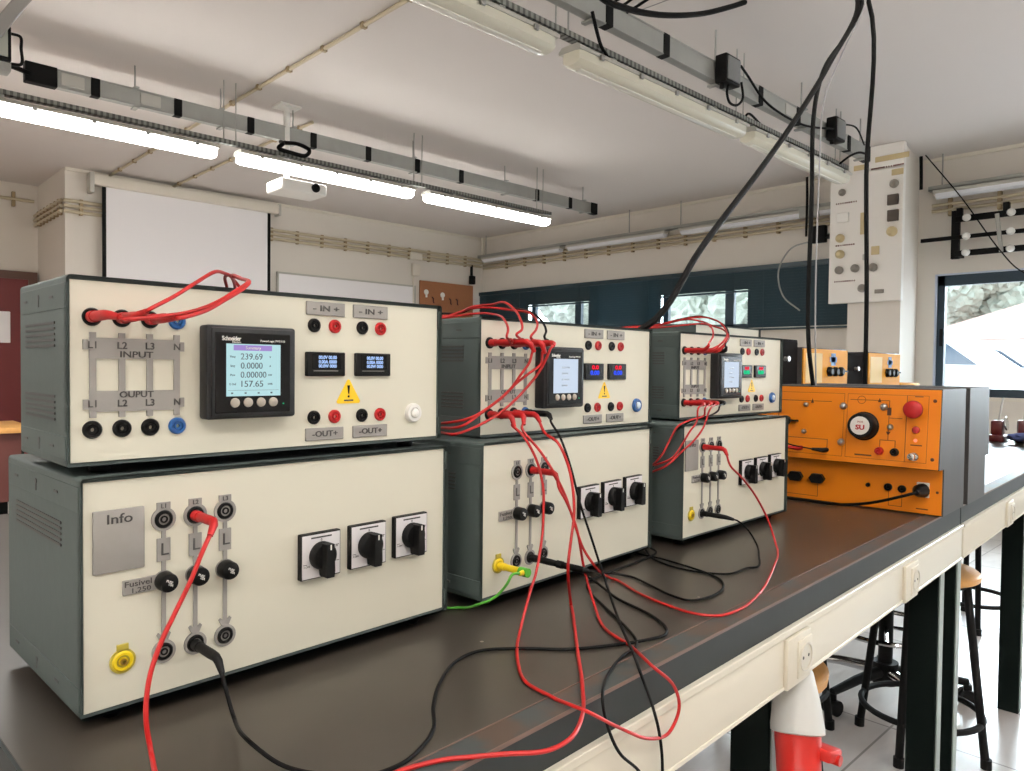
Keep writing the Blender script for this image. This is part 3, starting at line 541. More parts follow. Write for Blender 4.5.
def fuse_unit(loc, rz, plate_info, label, group):
    W, H, D = 0.427, 0.214, 0.245
    t = thing('fuse_switch_unit', label, 'electrical instrument', loc, rz, group)
    case_obj(W, H, D, t); vents(W, H, D, t, True); feet(W, D, 0.0138, t)
    MB().box(0.0039, W - 0.0039, YP - 0.0012, YP + 0.0008, 0.0039, H - 0.0039).done('front_panel', M_CREAM, t, smooth=False)
    Y = YP - 0.0012
    if plate_info:
        p = MB().box(0.0095, 0.0535, Y - 0.003, Y + 0.0005, 0.1270, 0.1840, 0.0012, 2).done('info_plate', M_LABEL, t)
        text('lettering', 'Info', 0.0315, 0.1752, 0.0085, M_INK, p, Y - 0.0032, width=0.0215, bold=0.01)
    p = MB().box(0.0345, 0.0665, Y - 0.002, Y + 0.0005, 0.1033, 0.1172, 0.0005, 1).done('fuse_label', M_LABEL, t)
    text('lettering', 'Fusível', 0.0478, 0.1130, 0.0052, M_INK, p, Y - 0.0022, width=0.0235)
    text('lettering', '1,250', 0.0500, 0.1066, 0.0044, M_INK, p, Y - 0.0022, width=0.0165)
    for i, x in enumerate((0.0710, 0.1010, 0.1310)):
        b = MB(); y0 = Y - 0.0018
        b.cyl((x, y0, 0.169), (x, Y + 0.0005, 0.169), 0.0113, seg=28).cyl((x, y0, 0.0425), (x, Y + 0.0005, 0.0425), 0.0110, seg=28)
        b.box(x - 0.0062, x + 0.0062, y0 + 0.0001, Y + 0.0005, 0.174, 0.1850)
        b.box(x - 0.0061, x + 0.0061, y0 + 0.0001, Y + 0.0005, 0.1292, 0.1510)
        b.box(x - 0.0020, x + 0.0020, y0 + 0.0002, Y + 0.0005, 0.050, 0.162)
        b.cyl((x, y0 + 0.0001, 0.1105), (x, Y + 0.0005, 0.1105), 0.0096, seg=24)
        b.prism(arc_fan(x, 0.0552), y0 + 0.0001, Y + 0.0005, 'y')
        lb = b.done('line_label', M_LABEL, t)
        text('lettering', 'L%d' % (i + 1), x, 0.1815, 0.0042, M_INK, lb, y0 - 0.0002)
        text('lettering', 'L', x + 0.0005, 0.1400, 0.0115, M_INK, lb, y0 - 0.0002)
        socket(x, 0.169, M_BLACK, t, r=0.0086); socket(x, 0.0425, M_BLACK, t, r=0.0084)
        f = MB().lathe((x, Y, 0.1105), (x, -1, 0.1105), [(0, 0.0088), (0.004, 0.0092), (0.013, 0.0090), (0.0146, 0.0084), (0.0150, 0.0076)], 24).done('fuse_holder', M_BLACK, t)
        text('lettering', 'FUSE', x, 0.1118, 0.0022, M_WHITEPL, f, Y - 0.0152, rot=(PI / 2, 0.5, 0))
        text('lettering', '10A', x + 0.001, 0.1088, 0.0022, M_WHITEPL, f, Y - 0.0152, rot=(PI / 2, 0.5, 0))
    # earth socket
    b = MB().cyl((0.0345, Y - 0.0016, 0.0435), (0.0345, Y + 0.0005, 0.0435), 0.0112, seg=28).box(0.0295, 0.0395, Y - 0.0016, Y + 0.0005, 0.050, 0.0590)
    b.done('earth_label', mat('olive_label', (176, 160, 60), 0.5), t)
    e = socket(0.0345, 0.0435, M_YELLOW, t, 'earth_socket', 0.0094)
    MB().ring((0.0345, Y - 0.0046, 0.0435), (0.0345, Y - 0.002, 0.0435), 0.0030, 0.0016, 16).done('contact_ring', M_BRASS, e)
    # rotary switches
    for xc, zc in ((0.2380, 0.1062), (0.3015, 0.1068), (0.3650, 0.1084)):
        s = MB().box(xc - 0.0252, xc + 0.0252, Y - 0.0070, Y + 0.0005, zc - 0.0252, zc + 0.0252, 0.0008, 1).done('rotary_switch', M_BLACK, t)
        fy = Y - 0.0072
        MB().box(xc - 0.0237, xc + 0.0237, fy - 0.0003, fy + 0.001, zc - 0.0237, zc + 0.0237).done('switch_face', M_WHITEFACE, s, smooth=False)
        b = MB().box(xc - 0.013, xc + 0.013, fy - 0.0005, fy, zc + 0.0195, zc + 0.0212)
        b.done('caption_line', M_INK, s, smooth=False)
        for (ax, az) in ((-0.0225, -0.008), (0.0180, 0.009), (0.0180, -0.009)):
            MB().box(xc + ax, xc + ax + 0.0045, fy - 0.0005, fy, zc + az - 0.0003, zc + az + 0.0003).done('tick_mark', M_INK, s, smooth=False)
        text('lettering', '0', xc, zc + 0.0172, 0.0026, M_INK, s, fy - 0.0003)
        text('lettering', 'ON', xc + 0.0185, zc + 0.0075, 0.0022, M_INK, s, fy - 0.0003)
        text('lettering', '1-ON', xc - 0.0185, zc - 0.0105, 0.0022, M_INK, s, fy - 0.0003)
        kb = MB().lathe((xc, fy, zc), (xc, -1, zc), [(0, 0.0155), (0.004, 0.0155), (0.0085, 0.0146), (0.0095, 0.0135)], 28)
        kb.prism([(xc - 0.0045, zc + 0.0150), (xc + 0.0045, zc + 0.0150), (xc + 0.0055, zc - 0.0150), (xc + 0.0045, zc - 0.0215), (xc - 0.0045, zc - 0.0215), (xc - 0.0055, zc - 0.0150)], fy - 0.0195, fy - 0.004, 'y')
        kn = kb.done('switch_handle', M_SOFTBLACK, s)
        MB().prism([(xc - 0.0008, zc + 0.0146), (xc + 0.0008, zc + 0.0146), (xc + 0.0008, zc + 0.0090), (xc - 0.0008, zc + 0.0090)], fy - 0.0199, fy - 0.019, 'y').done('pointer_mark', M_WHITEPL, kn, smooth=False)
    settle(t)
    return t

M_BRASS = mat('brass', (196, 160, 84), 0.3, 0.9)
PU = dict(u1=(.1689, .7387, .0251, -.0982 + .0041), u2=(.6888, .7778, .029, -.0982 - .003), u3=(1.2235, .802, .0032, -.0982 - .0011),
          l1=(.175, .7226, .0432, -.3169), l2=(.6551, .7325, .0696, -.3169), l3=(1.1614, .7502, .0158, -.3169))
TOP = H0 - .3169 + .214
G_U = 'cream fronted metering units on top of each stack'; G_L = 'cream fronted fuse and switch units on the bench'
for i, (nm, lab) in enumerate((('u1', 'nearest cream metering unit with a numeric lcd readout, on top of the front stack'),
                               ('u2', 'cream metering unit on the middle stack with red and blue digit displays'),
                               ('u3', 'farthest cream metering unit with red and green digit displays, beside the orange trainer'))):
    x, y, a, z = PU[nm]
    power_unit((x, y, z + H0), a, z + H0 - TOP - 0.0002, i, lab, G_U)
for i, (nm, lab) in enumerate((('l1', 'nearest cream fuse unit with an Info plate, below the lcd metering unit'),
                               ('l2', 'middle cream fuse unit with a yellow plug in its earth socket'),
                               ('l3', 'farthest cream fuse unit, standing next to the orange trainer'))):
    x, y, a, z = PU[nm]
    fuse_unit((x, y, z + H0), a, i != 1, lab, G_L)
# ------------------------------------------------------------------ test leads
SO = dict(ui=[(20, 135), (45, 135), (70, 135), (95, 135)], uo=[(20, 33), (45, 33), (70, 33), (95, 33)],
          li=[(71, 169), (101, 169), (131, 169)], lo=[(71, 42.5), (101, 42.5), (131, 42.5)], pe=[(34.5, 43.5)])
def socket_pos(nm, k, i):
    X, Y, a, z = PU[nm]; u = Vector((math.cos(a), math.sin(a), 0)); n = Vector((math.sin(a), -math.cos(a), 0)); c = SO[k][i]
    return Vector((X, Y, z + H0)) + u * c[0] / 1000 + Vector((0, 0, c[1] / 1000)) - n * 0.003, n

def plug(B, n, target, m, parent, long=1.0, cap=None):
    L = 0.036 * long
    b = MB(); b.lathe(B - n * 0.012, B + n, [(0, 0.0018), (0.014, 0.0018), (0.014, 0.0053), (0.024, 0.0053), (0.024, 0.0045), (0.024 + 0.6 * L, 0.0047), (0.024 + 0.8 * L, 0.0043)], 16)
    e0 = B + n * (0.012 + 0.8 * L); d = (target - e0)
    d = d.normalized() if d.length > 1e-6 else n
    b.tube([e0 - n * 0.008, e0, e0 + (n + d).normalized() * 0.006, e0 + (n + d).normalized() * 0.006 + d * 0.012], [0.0041, 0.0043, 0.0040, 0.0027], 12)
    o = b.done('banana_plug', m, parent)
    if cap:
        MB().cyl(e0 - n * 0.004, e0 + n * 0.0105, 0.0062, seg=14).done('green_cap', cap, o)
    return e0 + (n + d).normalized() * 0.006 + d * 0.008

def lead(key, start, end, m, mp, label, group, stack=0.0, estack=0.0, r=0.0019, long=1.0):
    P = [Vector(p) for p in PATHS[key]]
    root = thing('test_lead', label, 'cable', (0, 0, 0), 0, group)
    B, n = socket_pos(*start)
    pts = [plug(B + n * stack, n, P[0], mp, root, long, M_WIRE_GREEN if key == 'green' else None)] + P
    if end:
        B, n = socket_pos(*end)
        pts.append(plug(B + n * estack, n, P[-1], mp, root, long))
    root.location = pts[0]
    root_inv = -pts[0]
    sp = spline(pts, 8)
    for q in sp:        # lying on the bench, never through it
        if q.y > 0.443 + 0.045 * q.x - 0.001 and q.z < 0.9005 + r:
            q.z = 0.9005 + r
    MB().tube(sp, r, 8).done('wire', m, root)
    for c in root.children:
        c.location = root_inv
    return root
G_LB = 'test leads across the bench'; G_LT = 'test leads looping over the metering units'; G_LD = 'test leads hanging down from the metering units'
RW, BW = M_WIRE_RED, M_WIRE_BLACK
lead('red_loop', ('u2', 'uo', 0), ('l2', 'li', 1), RW, M_RED, 'red test lead hanging in a loop over the bench edge below the middle stack', G_LB)
lead('red_long', ('u2', 'uo', 1), ('l3', 'li', 0), RW, M_RED, 'red test lead sweeping right across the bench top up to the farthest fuse unit', G_LB)
lead('red_front', ('u2', 'uo', 2), ('l1', 'li', 1), RW, M_RED, 'red test lead hanging from the upper middle socket of the nearest fuse unit', G_LB, r=0.0021)
lead('black_edge', ('u2', 'uo', 3), None, BW, M_SOFTBLACK, 'black test lead falling from the middle metering unit over the bench edge', G_LB, r=0.0017, long=1.1)
lead('black_left', ('l2', 'lo', 1), ('l1', 'lo', 1), BW, M_SOFTBLACK, 'black test lead from the lower middle socket of the nearest fuse unit', G_LB, long=1.2)
lead('black_right', ('l2', 'lo', 1), ('l3', 'lo', 0), BW, M_SOFTBLACK, 'black test lead coiled on the bench between the middle and farthest stacks', G_LB, stack=0.048, r=0.0017, long=1.2)
g = lead('green', ('l2', 'pe', 0), None, M_WIRE_GREEN, M_YELLOW, 'green earth lead with a yellow plug in the middle fuse unit', None, r=0.0018, long=1.1)
for i, k in enumerate('abc'):
    lead('u1' + k, ('u1', 'ui', i), None, RW, M_RED, 'red test lead in the %s input of the nearest metering unit, looping over its top' % ('L1', 'L2', 'L3')[i], G_LT)
for i, k in enumerate('abcd'):
    lead('u2' + k, ('u2', 'ui', i), None, BW if i == 3 else RW, M_SOFTBLACK if i == 3 else M_RED,
         '%s test lead from the %s input of the middle metering unit, arching over it' % ('black' if i == 3 else 'red', ('L1', 'L2', 'L3', 'N')[i]), G_LT, r=0.0018)
for i, k in enumerate('efg'):
    lead('u2' + k, ('u2', 'ui', i), None, RW, M_RED, 'red test lead drooping left from the %s input of the middle metering unit' % ('L1', 'L2', 'L3')[i], G_LD, stack=0.032, r=0.0019)
for i, k in enumerate('abcd'):
    lead('u3' + k, ('u3', 'ui', i), None, BW if i == 3 else RW, M_SOFTBLACK if i == 3 else M_RED,
         '%s test lead from the %s input of the farthest metering unit, arching over its top' % ('black' if i == 3 else 'red', ('L1', 'L2', 'L3', 'N')[i]), G_LT, r=0.0018)
for i, k in enumerate('efgh'):
    lead('u3' + k, ('u3', 'uo', i), None, BW if i == 3 else RW, M_SOFTBLACK if i == 3 else M_RED,
         '%s test lead drooping left from output %s of the farthest metering unit' % ('black' if i == 3 else 'red', ('L1', 'L2', 'L3', 'N')[i]), G_LD, r=0.0018)

# ------------------------------------------------------------------ benches
BA = 0.045
def bench(x0, x1, depth, legs, sockets, label, group):
    t = thing('lab_bench', label, 'workbench', (0, 0.443, 0), BA, group)
    MB().box(x0, x1, 0.034, depth, 0.862, 0.900, 0.0008, 1).done('worktop', M_BENCH, t, smooth=False)
    MB().box(x0, x1, 0.0012, 0.0325, 0.860, 0.8996).done('edge_strip', M_WORN, t, smooth=False)
    MB().box(x0, x1, 0.0325, 0.034, 0.862, 0.9004).box(x0, x1, 0.0, 0.0014, 0.8965, 0.9003).done('edge_line', M_COPPER, t, smooth=False)
    MB().box(x0, x1, 0.0, 0.004, 0.8525, 0.8965).box(x0 - 0.003, x0, 0, depth, 0.853, 0.9).box(x1, x1 + 0.003, 0, depth, 0.853, 0.9).done('edge_band', M_EDGE, t, smooth=False)
    b = MB().box(x0 + 0.002, x1 - 0.002, -0.006, 0.05, 0.772, 0.8555, 0.002, 2)
    b.box(x0 + 0.002, x1 - 0.002, -0.009, 0.0, 0.8465, 0.8565, 0.001, 1).box(x0 + 0.002, x1 - 0.002, -0.008, 0.0, 0.7705, 0.7765, 0.001, 1)
    d = b.done('cable_duct', M_DUCT, t)
    for xs in sockets:
        s = MB().box(xs - 0.042, xs + 0.042, -0.013, -0.005, 0.7700, 0.8440, 0.003, 2).box(xs - 0.010, xs + 0.040, -0.0155, -0.010, 0.7790, 0.8350, 0.002, 2).done('wall_socket', M_DUCT, d)
        f = MB().ring((xs + 0.015, -0.0175, 0.807), (xs + 0.015, -0.013, 0.807), 0.0215, 0.0190, 28).cyl((xs + 0.015, -0.0158, 0.807), (xs + 0.015, -0.012, 0.807), 0.0195).done('socket_well', mat('socket_insert', (206, 201, 188), 0.4), s)
        MB().cyl((xs + 0.0055, -0.0162, 0.807), (xs + 0.0055, -0.015, 0.807), 0.0025, seg=10).cyl((xs + 0.0245, -0.0162, 0.807), (xs + 0.0245, -0.015, 0.807), 0.0025, seg=10).done('pin_hole', M_INK, f)
    for xl, y0 in legs:
        for yy in (y0, depth - 0.1):
            l = MB().box(xl, xl + 0.045, yy, yy + 0.065, 0.0, 0.862, 0.002, 1).done('leg', M_LEG, t)
            MB().box(xl + 0.006, xl + 0.041, yy - 0.0025, yy, 0.01, 0.77).done('painted_light_strip', M_LEG_LIT, l)  # paler strip paints the window light on the leg's front face
    b = MB().box(x0 + 0.02, x1 - 0.02, 0.09, 0.13, 0.82, 0.862).box(x0 + 0.02, x1 - 0.02, depth - 0.09, depth - 0.05, 0.82, 0.862)
    for xl, y0 in legs:
        b.box(xl + 0.005, xl + 0.04, y0 + 0.06, depth - 0.09, 0.815, 0.862)
    b.done('frame_rail', M_LEG, t)
    return t
bench(0.138, 2.052, 1.45, [(0.17, 0.03), (1.085, 0.045), (1.965, 0.022)], [1.055, 1.615], 'dark topped lab bench carrying the three cream instrument stacks', 'lab benches')
bench(2.066, 4.36, 1.45, [(2.11, 0.018), (3.15, 0.035), (4.28, 0.035)], [2.62, 3.25], 'second lab bench beyond the orange trainer, top glaring in window light', 'lab benches')

# industrial socket under the duct
t = thing('industrial_socket', 'pale grey and red three phase socket hanging under the bench duct', 'power socket', (1.120, 0.515, 0.772))
ax0 = Vector((0, 0, 0)); axd = Vector((-0.030, -0.020, -0.100)).normalized()
MB().lathe(ax0, ax0 + axd, [(0, 0.020), (0.012, 0.026), (0.05, 0.034), (0.090, 0.0395), (0.099, 0.0395), (0.101, 0.036)], 28).done('housing', M_HOUSING, t)
MB().lathe(ax0 + axd * 0.1, ax0 + axd, [(0, 0.034), (0.075, 0.031), (0.08, 0.034), (0.10, 0.034), (0.102, 0.026)], 28).done('red_body', M_SIGNRED, t)
c = ax0 + axd * 0.128 + Vector((-0.026, -0.026, 0))
MB().box(c.x + 0.028, c.x + 0.072, c.y - 0.022, c.y + 0.022, c.z - 0.006, c.z + 0.012, 0.004, 2, rot=Matrix.Rotation(0.25, 4, 'Y')).cyl((c.x + 0.055, c.y - 0.026, c.z - 0.004), (c.x + 0.055, c.y + 0.026, c.z - 0.004), 0.008, seg=14).done('lid_hinge', M_SIGNRED, t)

# ------------------------------------------------------------------ orange trainers (front faces local -y)
def trainer(loc, rz, label, group):
    W, H = 0.43, 0.291
    t = thing('motor_trainer', label, 'training unit', loc, rz, group)
    prof = [(0.0, 0.002), (0.0, 0.110), (-0.042, 0.110), (-0.026, H), (0.186, H), (0.186, 0.002)]
    MB().prism(prof, -W, 0.0, 'x').done('case', M_STEEL, t, smooth=False)
    MB().box(-W + 0.003, -0.003, -0.0022, 0.001, 0.004, 0.1085).done('lower_panel', M_ORANGE, t, smooth=False)
    up = bpy.data.objects.new('upper_panel', None)
    up.empty_display_size = 0.02; COL.objects.link(up); up.parent = t
    ang = math.atan2(0.016, 0.180); up.location = (0, -0.042, 0.110); up.rotation_euler = (-ang, 0, 0)   # leans back a little
    HP = 0.1805
    MB().box(-W + 0.002, -0.002, -0.0025, 0.001, 0.001, HP - 0.001, 0.0006, 1).done('panel_plate', M_ORANGE, up, smooth=False)
    y = -0.0027
    def fr(x0, x1, z0, z1, b, w=0.0007):
        b.box(x0, x1, y, y + 0.0005, z1 - w, z1).box(x0, x1, y, y + 0.0005, z0, z0 + w)
        b.box(x0, x0 + w, y, y + 0.0005, z0, z1).box(x1 - w, x1, y, y + 0.0005, z0, z1)
    b = MB()
    fr(-0.071, -0.026, 0.014, 0.166, b); fr(-0.202, -0.071, 0.014, 0.166, b); fr(-0.42, -0.209, 0.014, 0.166, b)
    def ln(x0, z0, x1, z1, w=0.0014):
        b.box(min(x0, x1) - w / 2, max(x0, x1) + w / 2, y, y + 0.0005, min(z0, z1) - w / 2, max(z0, z1) + w / 2)
    ln(-0.195, 0.152, -0.108, 0.152); ln(-0.108, 0.152, -0.108, 0.060); ln(-0.125, 0.045, -0.125, 0.060); ln(-0.092, 0.045, -0.092, 0.060); ln(-0.125, 0.060, -0.092, 0.060)
    ln(-0.108, 0.112, -0.080, 0.112); ln(-0.37, 0.145, -0.24, 0.145); ln(-0.37, 0.145, -0.37, 0.10); ln(-0.36, 0.052, -0.245, 0.052); ln(-0.245, 0.052, -0.245, 0.030)
    b.ring((-0.170, y, 0.152), (-0.170, y + 0.0005, 0.152), 0.0095, 0.0084, 24)
    b.box(-0.1125, -0.1035, y, y + 0.0005, 0.118, 0.136).prism([(-0.113, 0.080), (-0.103, 0.080), (-0.108, 0.071)], y, y + 0.0005, 'y')
    b.prism([(-0.290, 0.140), (-0.286, 0.152), (-0.282, 0.140)], y, y + 0.0005, 'y').prism([(-0.134, 0.148), (-0.130, 0.158), (-0.126, 0.148)], y, y + 0.0005, 'y')
    b.box(-0.18, -0.142, y, y + 0.0005, 0.020, 0.0235).box(-0.060, -0.036, y, y + 0.0005, 0.052, 0.0545).box(-0.055, -0.038, y, y + 0.0005, 0.1625, 0.1645)
    b.done('printed_diagram', M_ORANGELINE, up, smooth=False)
    e = MB().lathe((-0.052, 0, 0.133), (-0.052, -1, 0.133), [(0, 0.011), (0.018, 0.011), (0.018, 0.018), (0.024, 0.0205), (0.031, 0.0195), (0.035, 0.015), (0.037, 0.006)], 28).done('emergency_stop', M_RED, up)
    MB().ring((-0.052, -0.010, 0.133), (-0.052, 0, 0.133), 0.0145, 0.0105, 24).done('collar', M_CHROME, e)
    MB().lathe((-0.050, 0, 0.088), (-0.050, -1, 0.088), [(0, 0.0085), (0.004, 0.0085), (0.009, 0.0066), (0.010, 0.004)], 20).done('push_button', mat('dark_red', (150, 26, 30), 0.4), up)
    MB().lathe((-0.050, 0, 0.064), (-0.050, -1, 0.064), [(0, 0.0042), (0.003, 0.004), (0.005, 0.0025)], 14).done('pilot_lamp', M_PILOT, up)
    MB().lathe((-0.051, 0, 0.027), (-0.051, -1, 0.027), [(0, 0.0095), (0.005, 0.0095), (0.005, 0.006), (0.022, 0.0058), (0.022, 0.0075), (0.030, 0.0075), (0.031, 0.004)], 18).done('coaxial_connector', M_CHROME, up)
    k = MB().lathe((-0.162, 0, 0.090), (-0.162, -1, 0.090), [(0, 0.034), (0.004, 0.034), (0.006, 0.0315), (0.028, 0.0295), (0.031, 0.0275), (0.031, 0.021)], 32).done('dial_knob', M_SOFTBLACK, up)
    fc = MB().cyl((-0.162, -0.0325, 0.090), (-0.162, -0.030, 0.090), 0.0215, seg=28).done('dial_face', M_WHITEPL, k)
    text('lettering', 'SU', -0.161, 0.0855, 0.0105, M_RED, fc, -0.0328, width=0.020, bold=0.05)
    text('lettering', 'POS', -0.161, 0.0985, 0.0040, M_RED, fc, -0.0328, width=0.012)
    for x, z, r in ((-0.211, 0.135, 0.0088), (-0.120, 0.137, 0.0088), (-0.212, 0.048, 0.0088), (-0.301, 0.135, 0.006), (-0.303, 0.068, 0.006), (-0.104, 0.091, 0.007)):
        MB().lathe((x, 0, z), (x, -1, z), [(0, r), (0.004, r), (0.008, r * 0.85), (0.012, r * 0.55), (0.013, r * 0.3)], 20).box(x - 0.0008, x + 0.0008, -0.0135, -0.010, z - r * 0.6, z + r * 0.6).done('metal_terminal', M_METAL, up)
    for x, m in ((-0.125, M_RED), (-0.092, M_BLACK)):
        MB().lathe((x, 0, 0.034), (x, -1, 0.034), [(0, 0.0095), (0.006, 0.0095), (0.016, 0.0072), (0.016, 0.004), (0.010, 0.0035)], 20).done('banana_socket', m, up)
    MB().lathe((-0.350, 0, 0.093), (-0.350, -1, 0.093), [(0, 0.013), (0.014, 0.012), (0.016, 0.008)], 20).box(-0.352, -0.318, -0.014, -0.004, 0.0905, 0.0955).done('switch_knob', M_BLACK, up)
    for x, z in ((-0.014, 0.155), (-0.014, 0.024), (-0.416, 0.155), (-0.416, 0.024)):
        MB().lathe((x, 0, z), (x, -1, z), [(0, 0.0042), (0.0035, 0.0040), (0.0048, 0.0025)], 12).done('panel_screw', M_ORANGELINE, up)
    # lower panel fittings
    for x, z, r in ((-0.115, 0.057, 0.0088), (-0.085, 0.056, 0.0088), (-0.160, 0.057, 0.0048)):
        MB().lathe((x, 0, z), (x, -1, z), [(0, r), (0.008, r), (0.010, r * 0.75), (0.010, r * 0.45), (0.006, r * 0.4)], 20).done('fuse_socket', M_BLACK, t)
    for x in (-0.335, -0.280):
        MB().prism([(x - 0.019, 0.0595), (x - 0.011, 0.071), (x + 0.011, 0.071), (x + 0.019, 0.0595), (x + 0.011, 0.048), (x - 0.011, 0.048)], -0.016, 0, 'y').done('multipole_connector', M_BLACK, t)
    MB().box(-0.054, -0.028, -0.006, 0.0, 0.042, 0.076, 0.001, 1).done('inlet_frame', M_WHITEPL, t)
    MB().box(-0.012 - 0.003, -0.012 + 0.003, -0.004, 0, 0.053, 0.059, 0.002, 2).done('panel_screw', M_ORANGELINE, t)
    b = MB().box(-0.115, -0.114, -0.0027, -0.002, 0.014, 0.047).box(-0.086, -0.085, -0.0027, -0.002, 0.014, 0.047).box(-0.115, -0.085, -0.0027, -0.002, 0.0135, 0.0145).box(-0.055, -0.03, -0.0027, -0.002, 0.013, 0.0155).box(-0.40, -0.28, -0.0027, -0.002, 0.013, 0.014).box(-0.281, -0.280, -0.0027, -0.002, 0.013, 0.045)
    b.done('lower_print', M_ORANGELINE, t, smooth=False)
    return t
tr = trainer((1.858, 0.519, 0.9), -(PI / 2 - BA), 'orange motor trainer with a red emergency stop, at the end of the first bench', 'orange motor trainers')
# its twin stands back to back on the next bench
t2 = dup(tr, (2.245, 0.965, 0.9), PI / 2 + BA, 'second motor trainer facing away, only its dark steel side showing', 'orange motor trainers')
def to_world(lx, ly, lz):
    a = -(PI / 2 - BA)
    return Vector((1.858 + lx * math.cos(a) - ly * math.sin(a), 0.519 + lx * math.sin(a) + ly * math.cos(a), 0.9 + lz))
# mains cord and plug leads of the trainer
t = thing('mains_cable', 'black mains cable plugged into the lower orange panel', 'cable', to_world(-0.041, -0.01, 0.058))
o = t.location.copy()
def rel(pts):
    return [Vector(p) - o for p in pts]
a, b_ = to_world(-0.041, -0.006, 0.058), to_world(-0.046, -0.040, 0.056)
MB().tube(rel([a, to_world(-0.045, -0.022, 0.058), b_]), [0.0165, 0.0145, 0.006], 14).done('plug_body', M_BLACK, t)
MB().tube(rel(spline([b_, to_world(-0.075, -0.058, 0.045), to_world(-0.14, -0.055, 0.022), to_world(-0.22, -0.040, 0.006), to_world(-0.30, -0.03, 0.004), to_world(-0.40, -0.02, 0.004), to_world(-0.5, 0.0, 0.004)])), 0.0034, 10).done('cord', M_WIRE_BLACK, t)
for (lx, m, wm, lab) in ((-0.307, M_RED, M_WIRE_RED, 'short red lead plugged into the upper orange panel'), (-0.245, M_SOFTBLACK, M_WIRE_BLACK, 'short black lead plugged into the upper orange panel')):
    o = to_world(lx, -0.042, 0.137)
    t = thing('patch_lead', lab, 'cable', o, 0, 'patch leads on the orange trainer')
    MB().tube(rel([to_world(lx, -0.038, 0.137), to_world(lx - 0.003, -0.06, 0.137), to_world(lx - 0.02, -0.082, 0.140)]), [0.0055, 0.0058, 0.0035], 12).done('banana_plug', m, t)
    MB().tube(rel(spline([to_world(lx - 0.018, -0.080, 0.1395), to_world(lx - 0.06, -0.092, 0.146), to_world(lx - 0.12, -0.085, 0.158), to_world(lx - 0.18 if lx > -0.3 else lx - 0.11, -0.05, 0.162), to_world(-0.425, -0.035, 0.155)])), 0.0017, 8).done('wire', wm, t)

# more instruments on the far side of the benches
t = thing('bench_instrument', 'tall cream fronted instrument standing behind the farthest stack', 'electrical instrument', (1.735, 1.09, 0.914), 0.03)
W, H, D = 0.38, 0.440, 0.22
case_obj(W, H, D, t); feet(W, D, 0.0138, t)
MB().box(0.0039, W - 0.0039, YP - 0.0012, YP + 0.0008, 0.0039, H - 0.0039).done('front_panel', M_CREAM, t, smooth=False)
MB().box(0.10, 0.24, 0.06, 0.16, H, H + 0.006, 0.003, 2).done('carrying_handle', M_METAL, t)
def yel(x0, x1, top, label):
    t = thing('yellow_trainer', label, 'training unit', (x0, 1.2, 0.9), 0.0, 'yellow fronted units on the second bench')
    W, H = x1 - x0, top - 0.9
    MB().box(0, W, 0.004, 0.20, 0, H, 0.003, 2).done('case', M_STEEL, t)
    p = MB().box(0.004, W - 0.004, -0.002, 0.006, 0.004, H - 0.004, 0.001, 1).done('front_panel', M_YELPANEL, t)
    MB().box(0.02, 0.14 * W / 0.4 + 0.02, -0.003, 0.0, H - 0.13, H - 0.02).done('pale_label', mat('pale_print', (236, 206, 140), 0.6), p)
    MB().box(W * 0.60, W * 0.70, -0.003, 0.0, H - 0.065, H - 0.018).box(W * 0.57, W * 0.73, -0.003, 0.0, H - 0.052, H - 0.032).done('blue_print', mat('blue_print', (96, 140, 190), 0.6), p)
    b = MB()
    for k in range(3):
        xk = W * (0.55 + 0.13 * k)
        b.lathe((xk, 0, H - 0.088), (xk, -1, H - 0.088), [(0, 0.019), (0.012, 0.018), (0.018, 0.012)], 18)
    b.box(W * 0.5, W * 0.98, -0.008, 0, H - 0.090, H - 0.083)
    b.done('knob_row', M_BLACK, t)
    return t
yel(2.62, 3.02, 1.314, 'yellow fronted trainer left of the hanging cable, behind the orange trainer')
yel(3.235, 3.61, 1.310, 'yellow fronted trainer nearest the pillar, behind the orange trainer')
def darkbox(x0, x1, top, label):
    t = thing('black_cabinet', label, 'cabinet', (x0, 1.215, 0.9), 0, 'black cabinets between the yellow trainers')
    W, H = x1 - x0, top - 0.9
    MB().box(0, W, 0, 0.2, 0, H, 0.004, 2).done('case', M_DARKCASE, t)
    MB().box(0.008, W - 0.008, -0.003, 0.001, 0.01, H * 0.52).box(0.008, W - 0.008, -0.003, 0.001, H * 0.54, H - 0.01).done('drawer_front', M_DARKCASE, t)
    MB().lathe((W / 2, -0.002, H * 0.84), (W / 2, -1, H * 0.84), [(0, 0.008), (0.01, 0.006), (0.014, 0.011), (0.018, 0.009)], 14).done('drawer_knob', M_METAL, t)
darkbox(2.40, 2.61, 1.34, 'black cabinet left of the yellow trainers'); darkbox(3.03, 3.225, 1.303, 'black cabinet between the two yellow trainers')
t = thing('instrument_box', 'low yellow box on the second bench beside the yellow trainer', 'box', (3.68, 1.22, 0.9), 0.0)
MB().box(0, 0.25, 0, 0.2, 0, 0.25, 0.005, 2).done('body', M_YELPANEL, t)
MB().box(-0.004, 0.254, -0.004, 0.204, 0.25, 0.275, 0.004, 2).done('lid', M_YELPANEL, t)

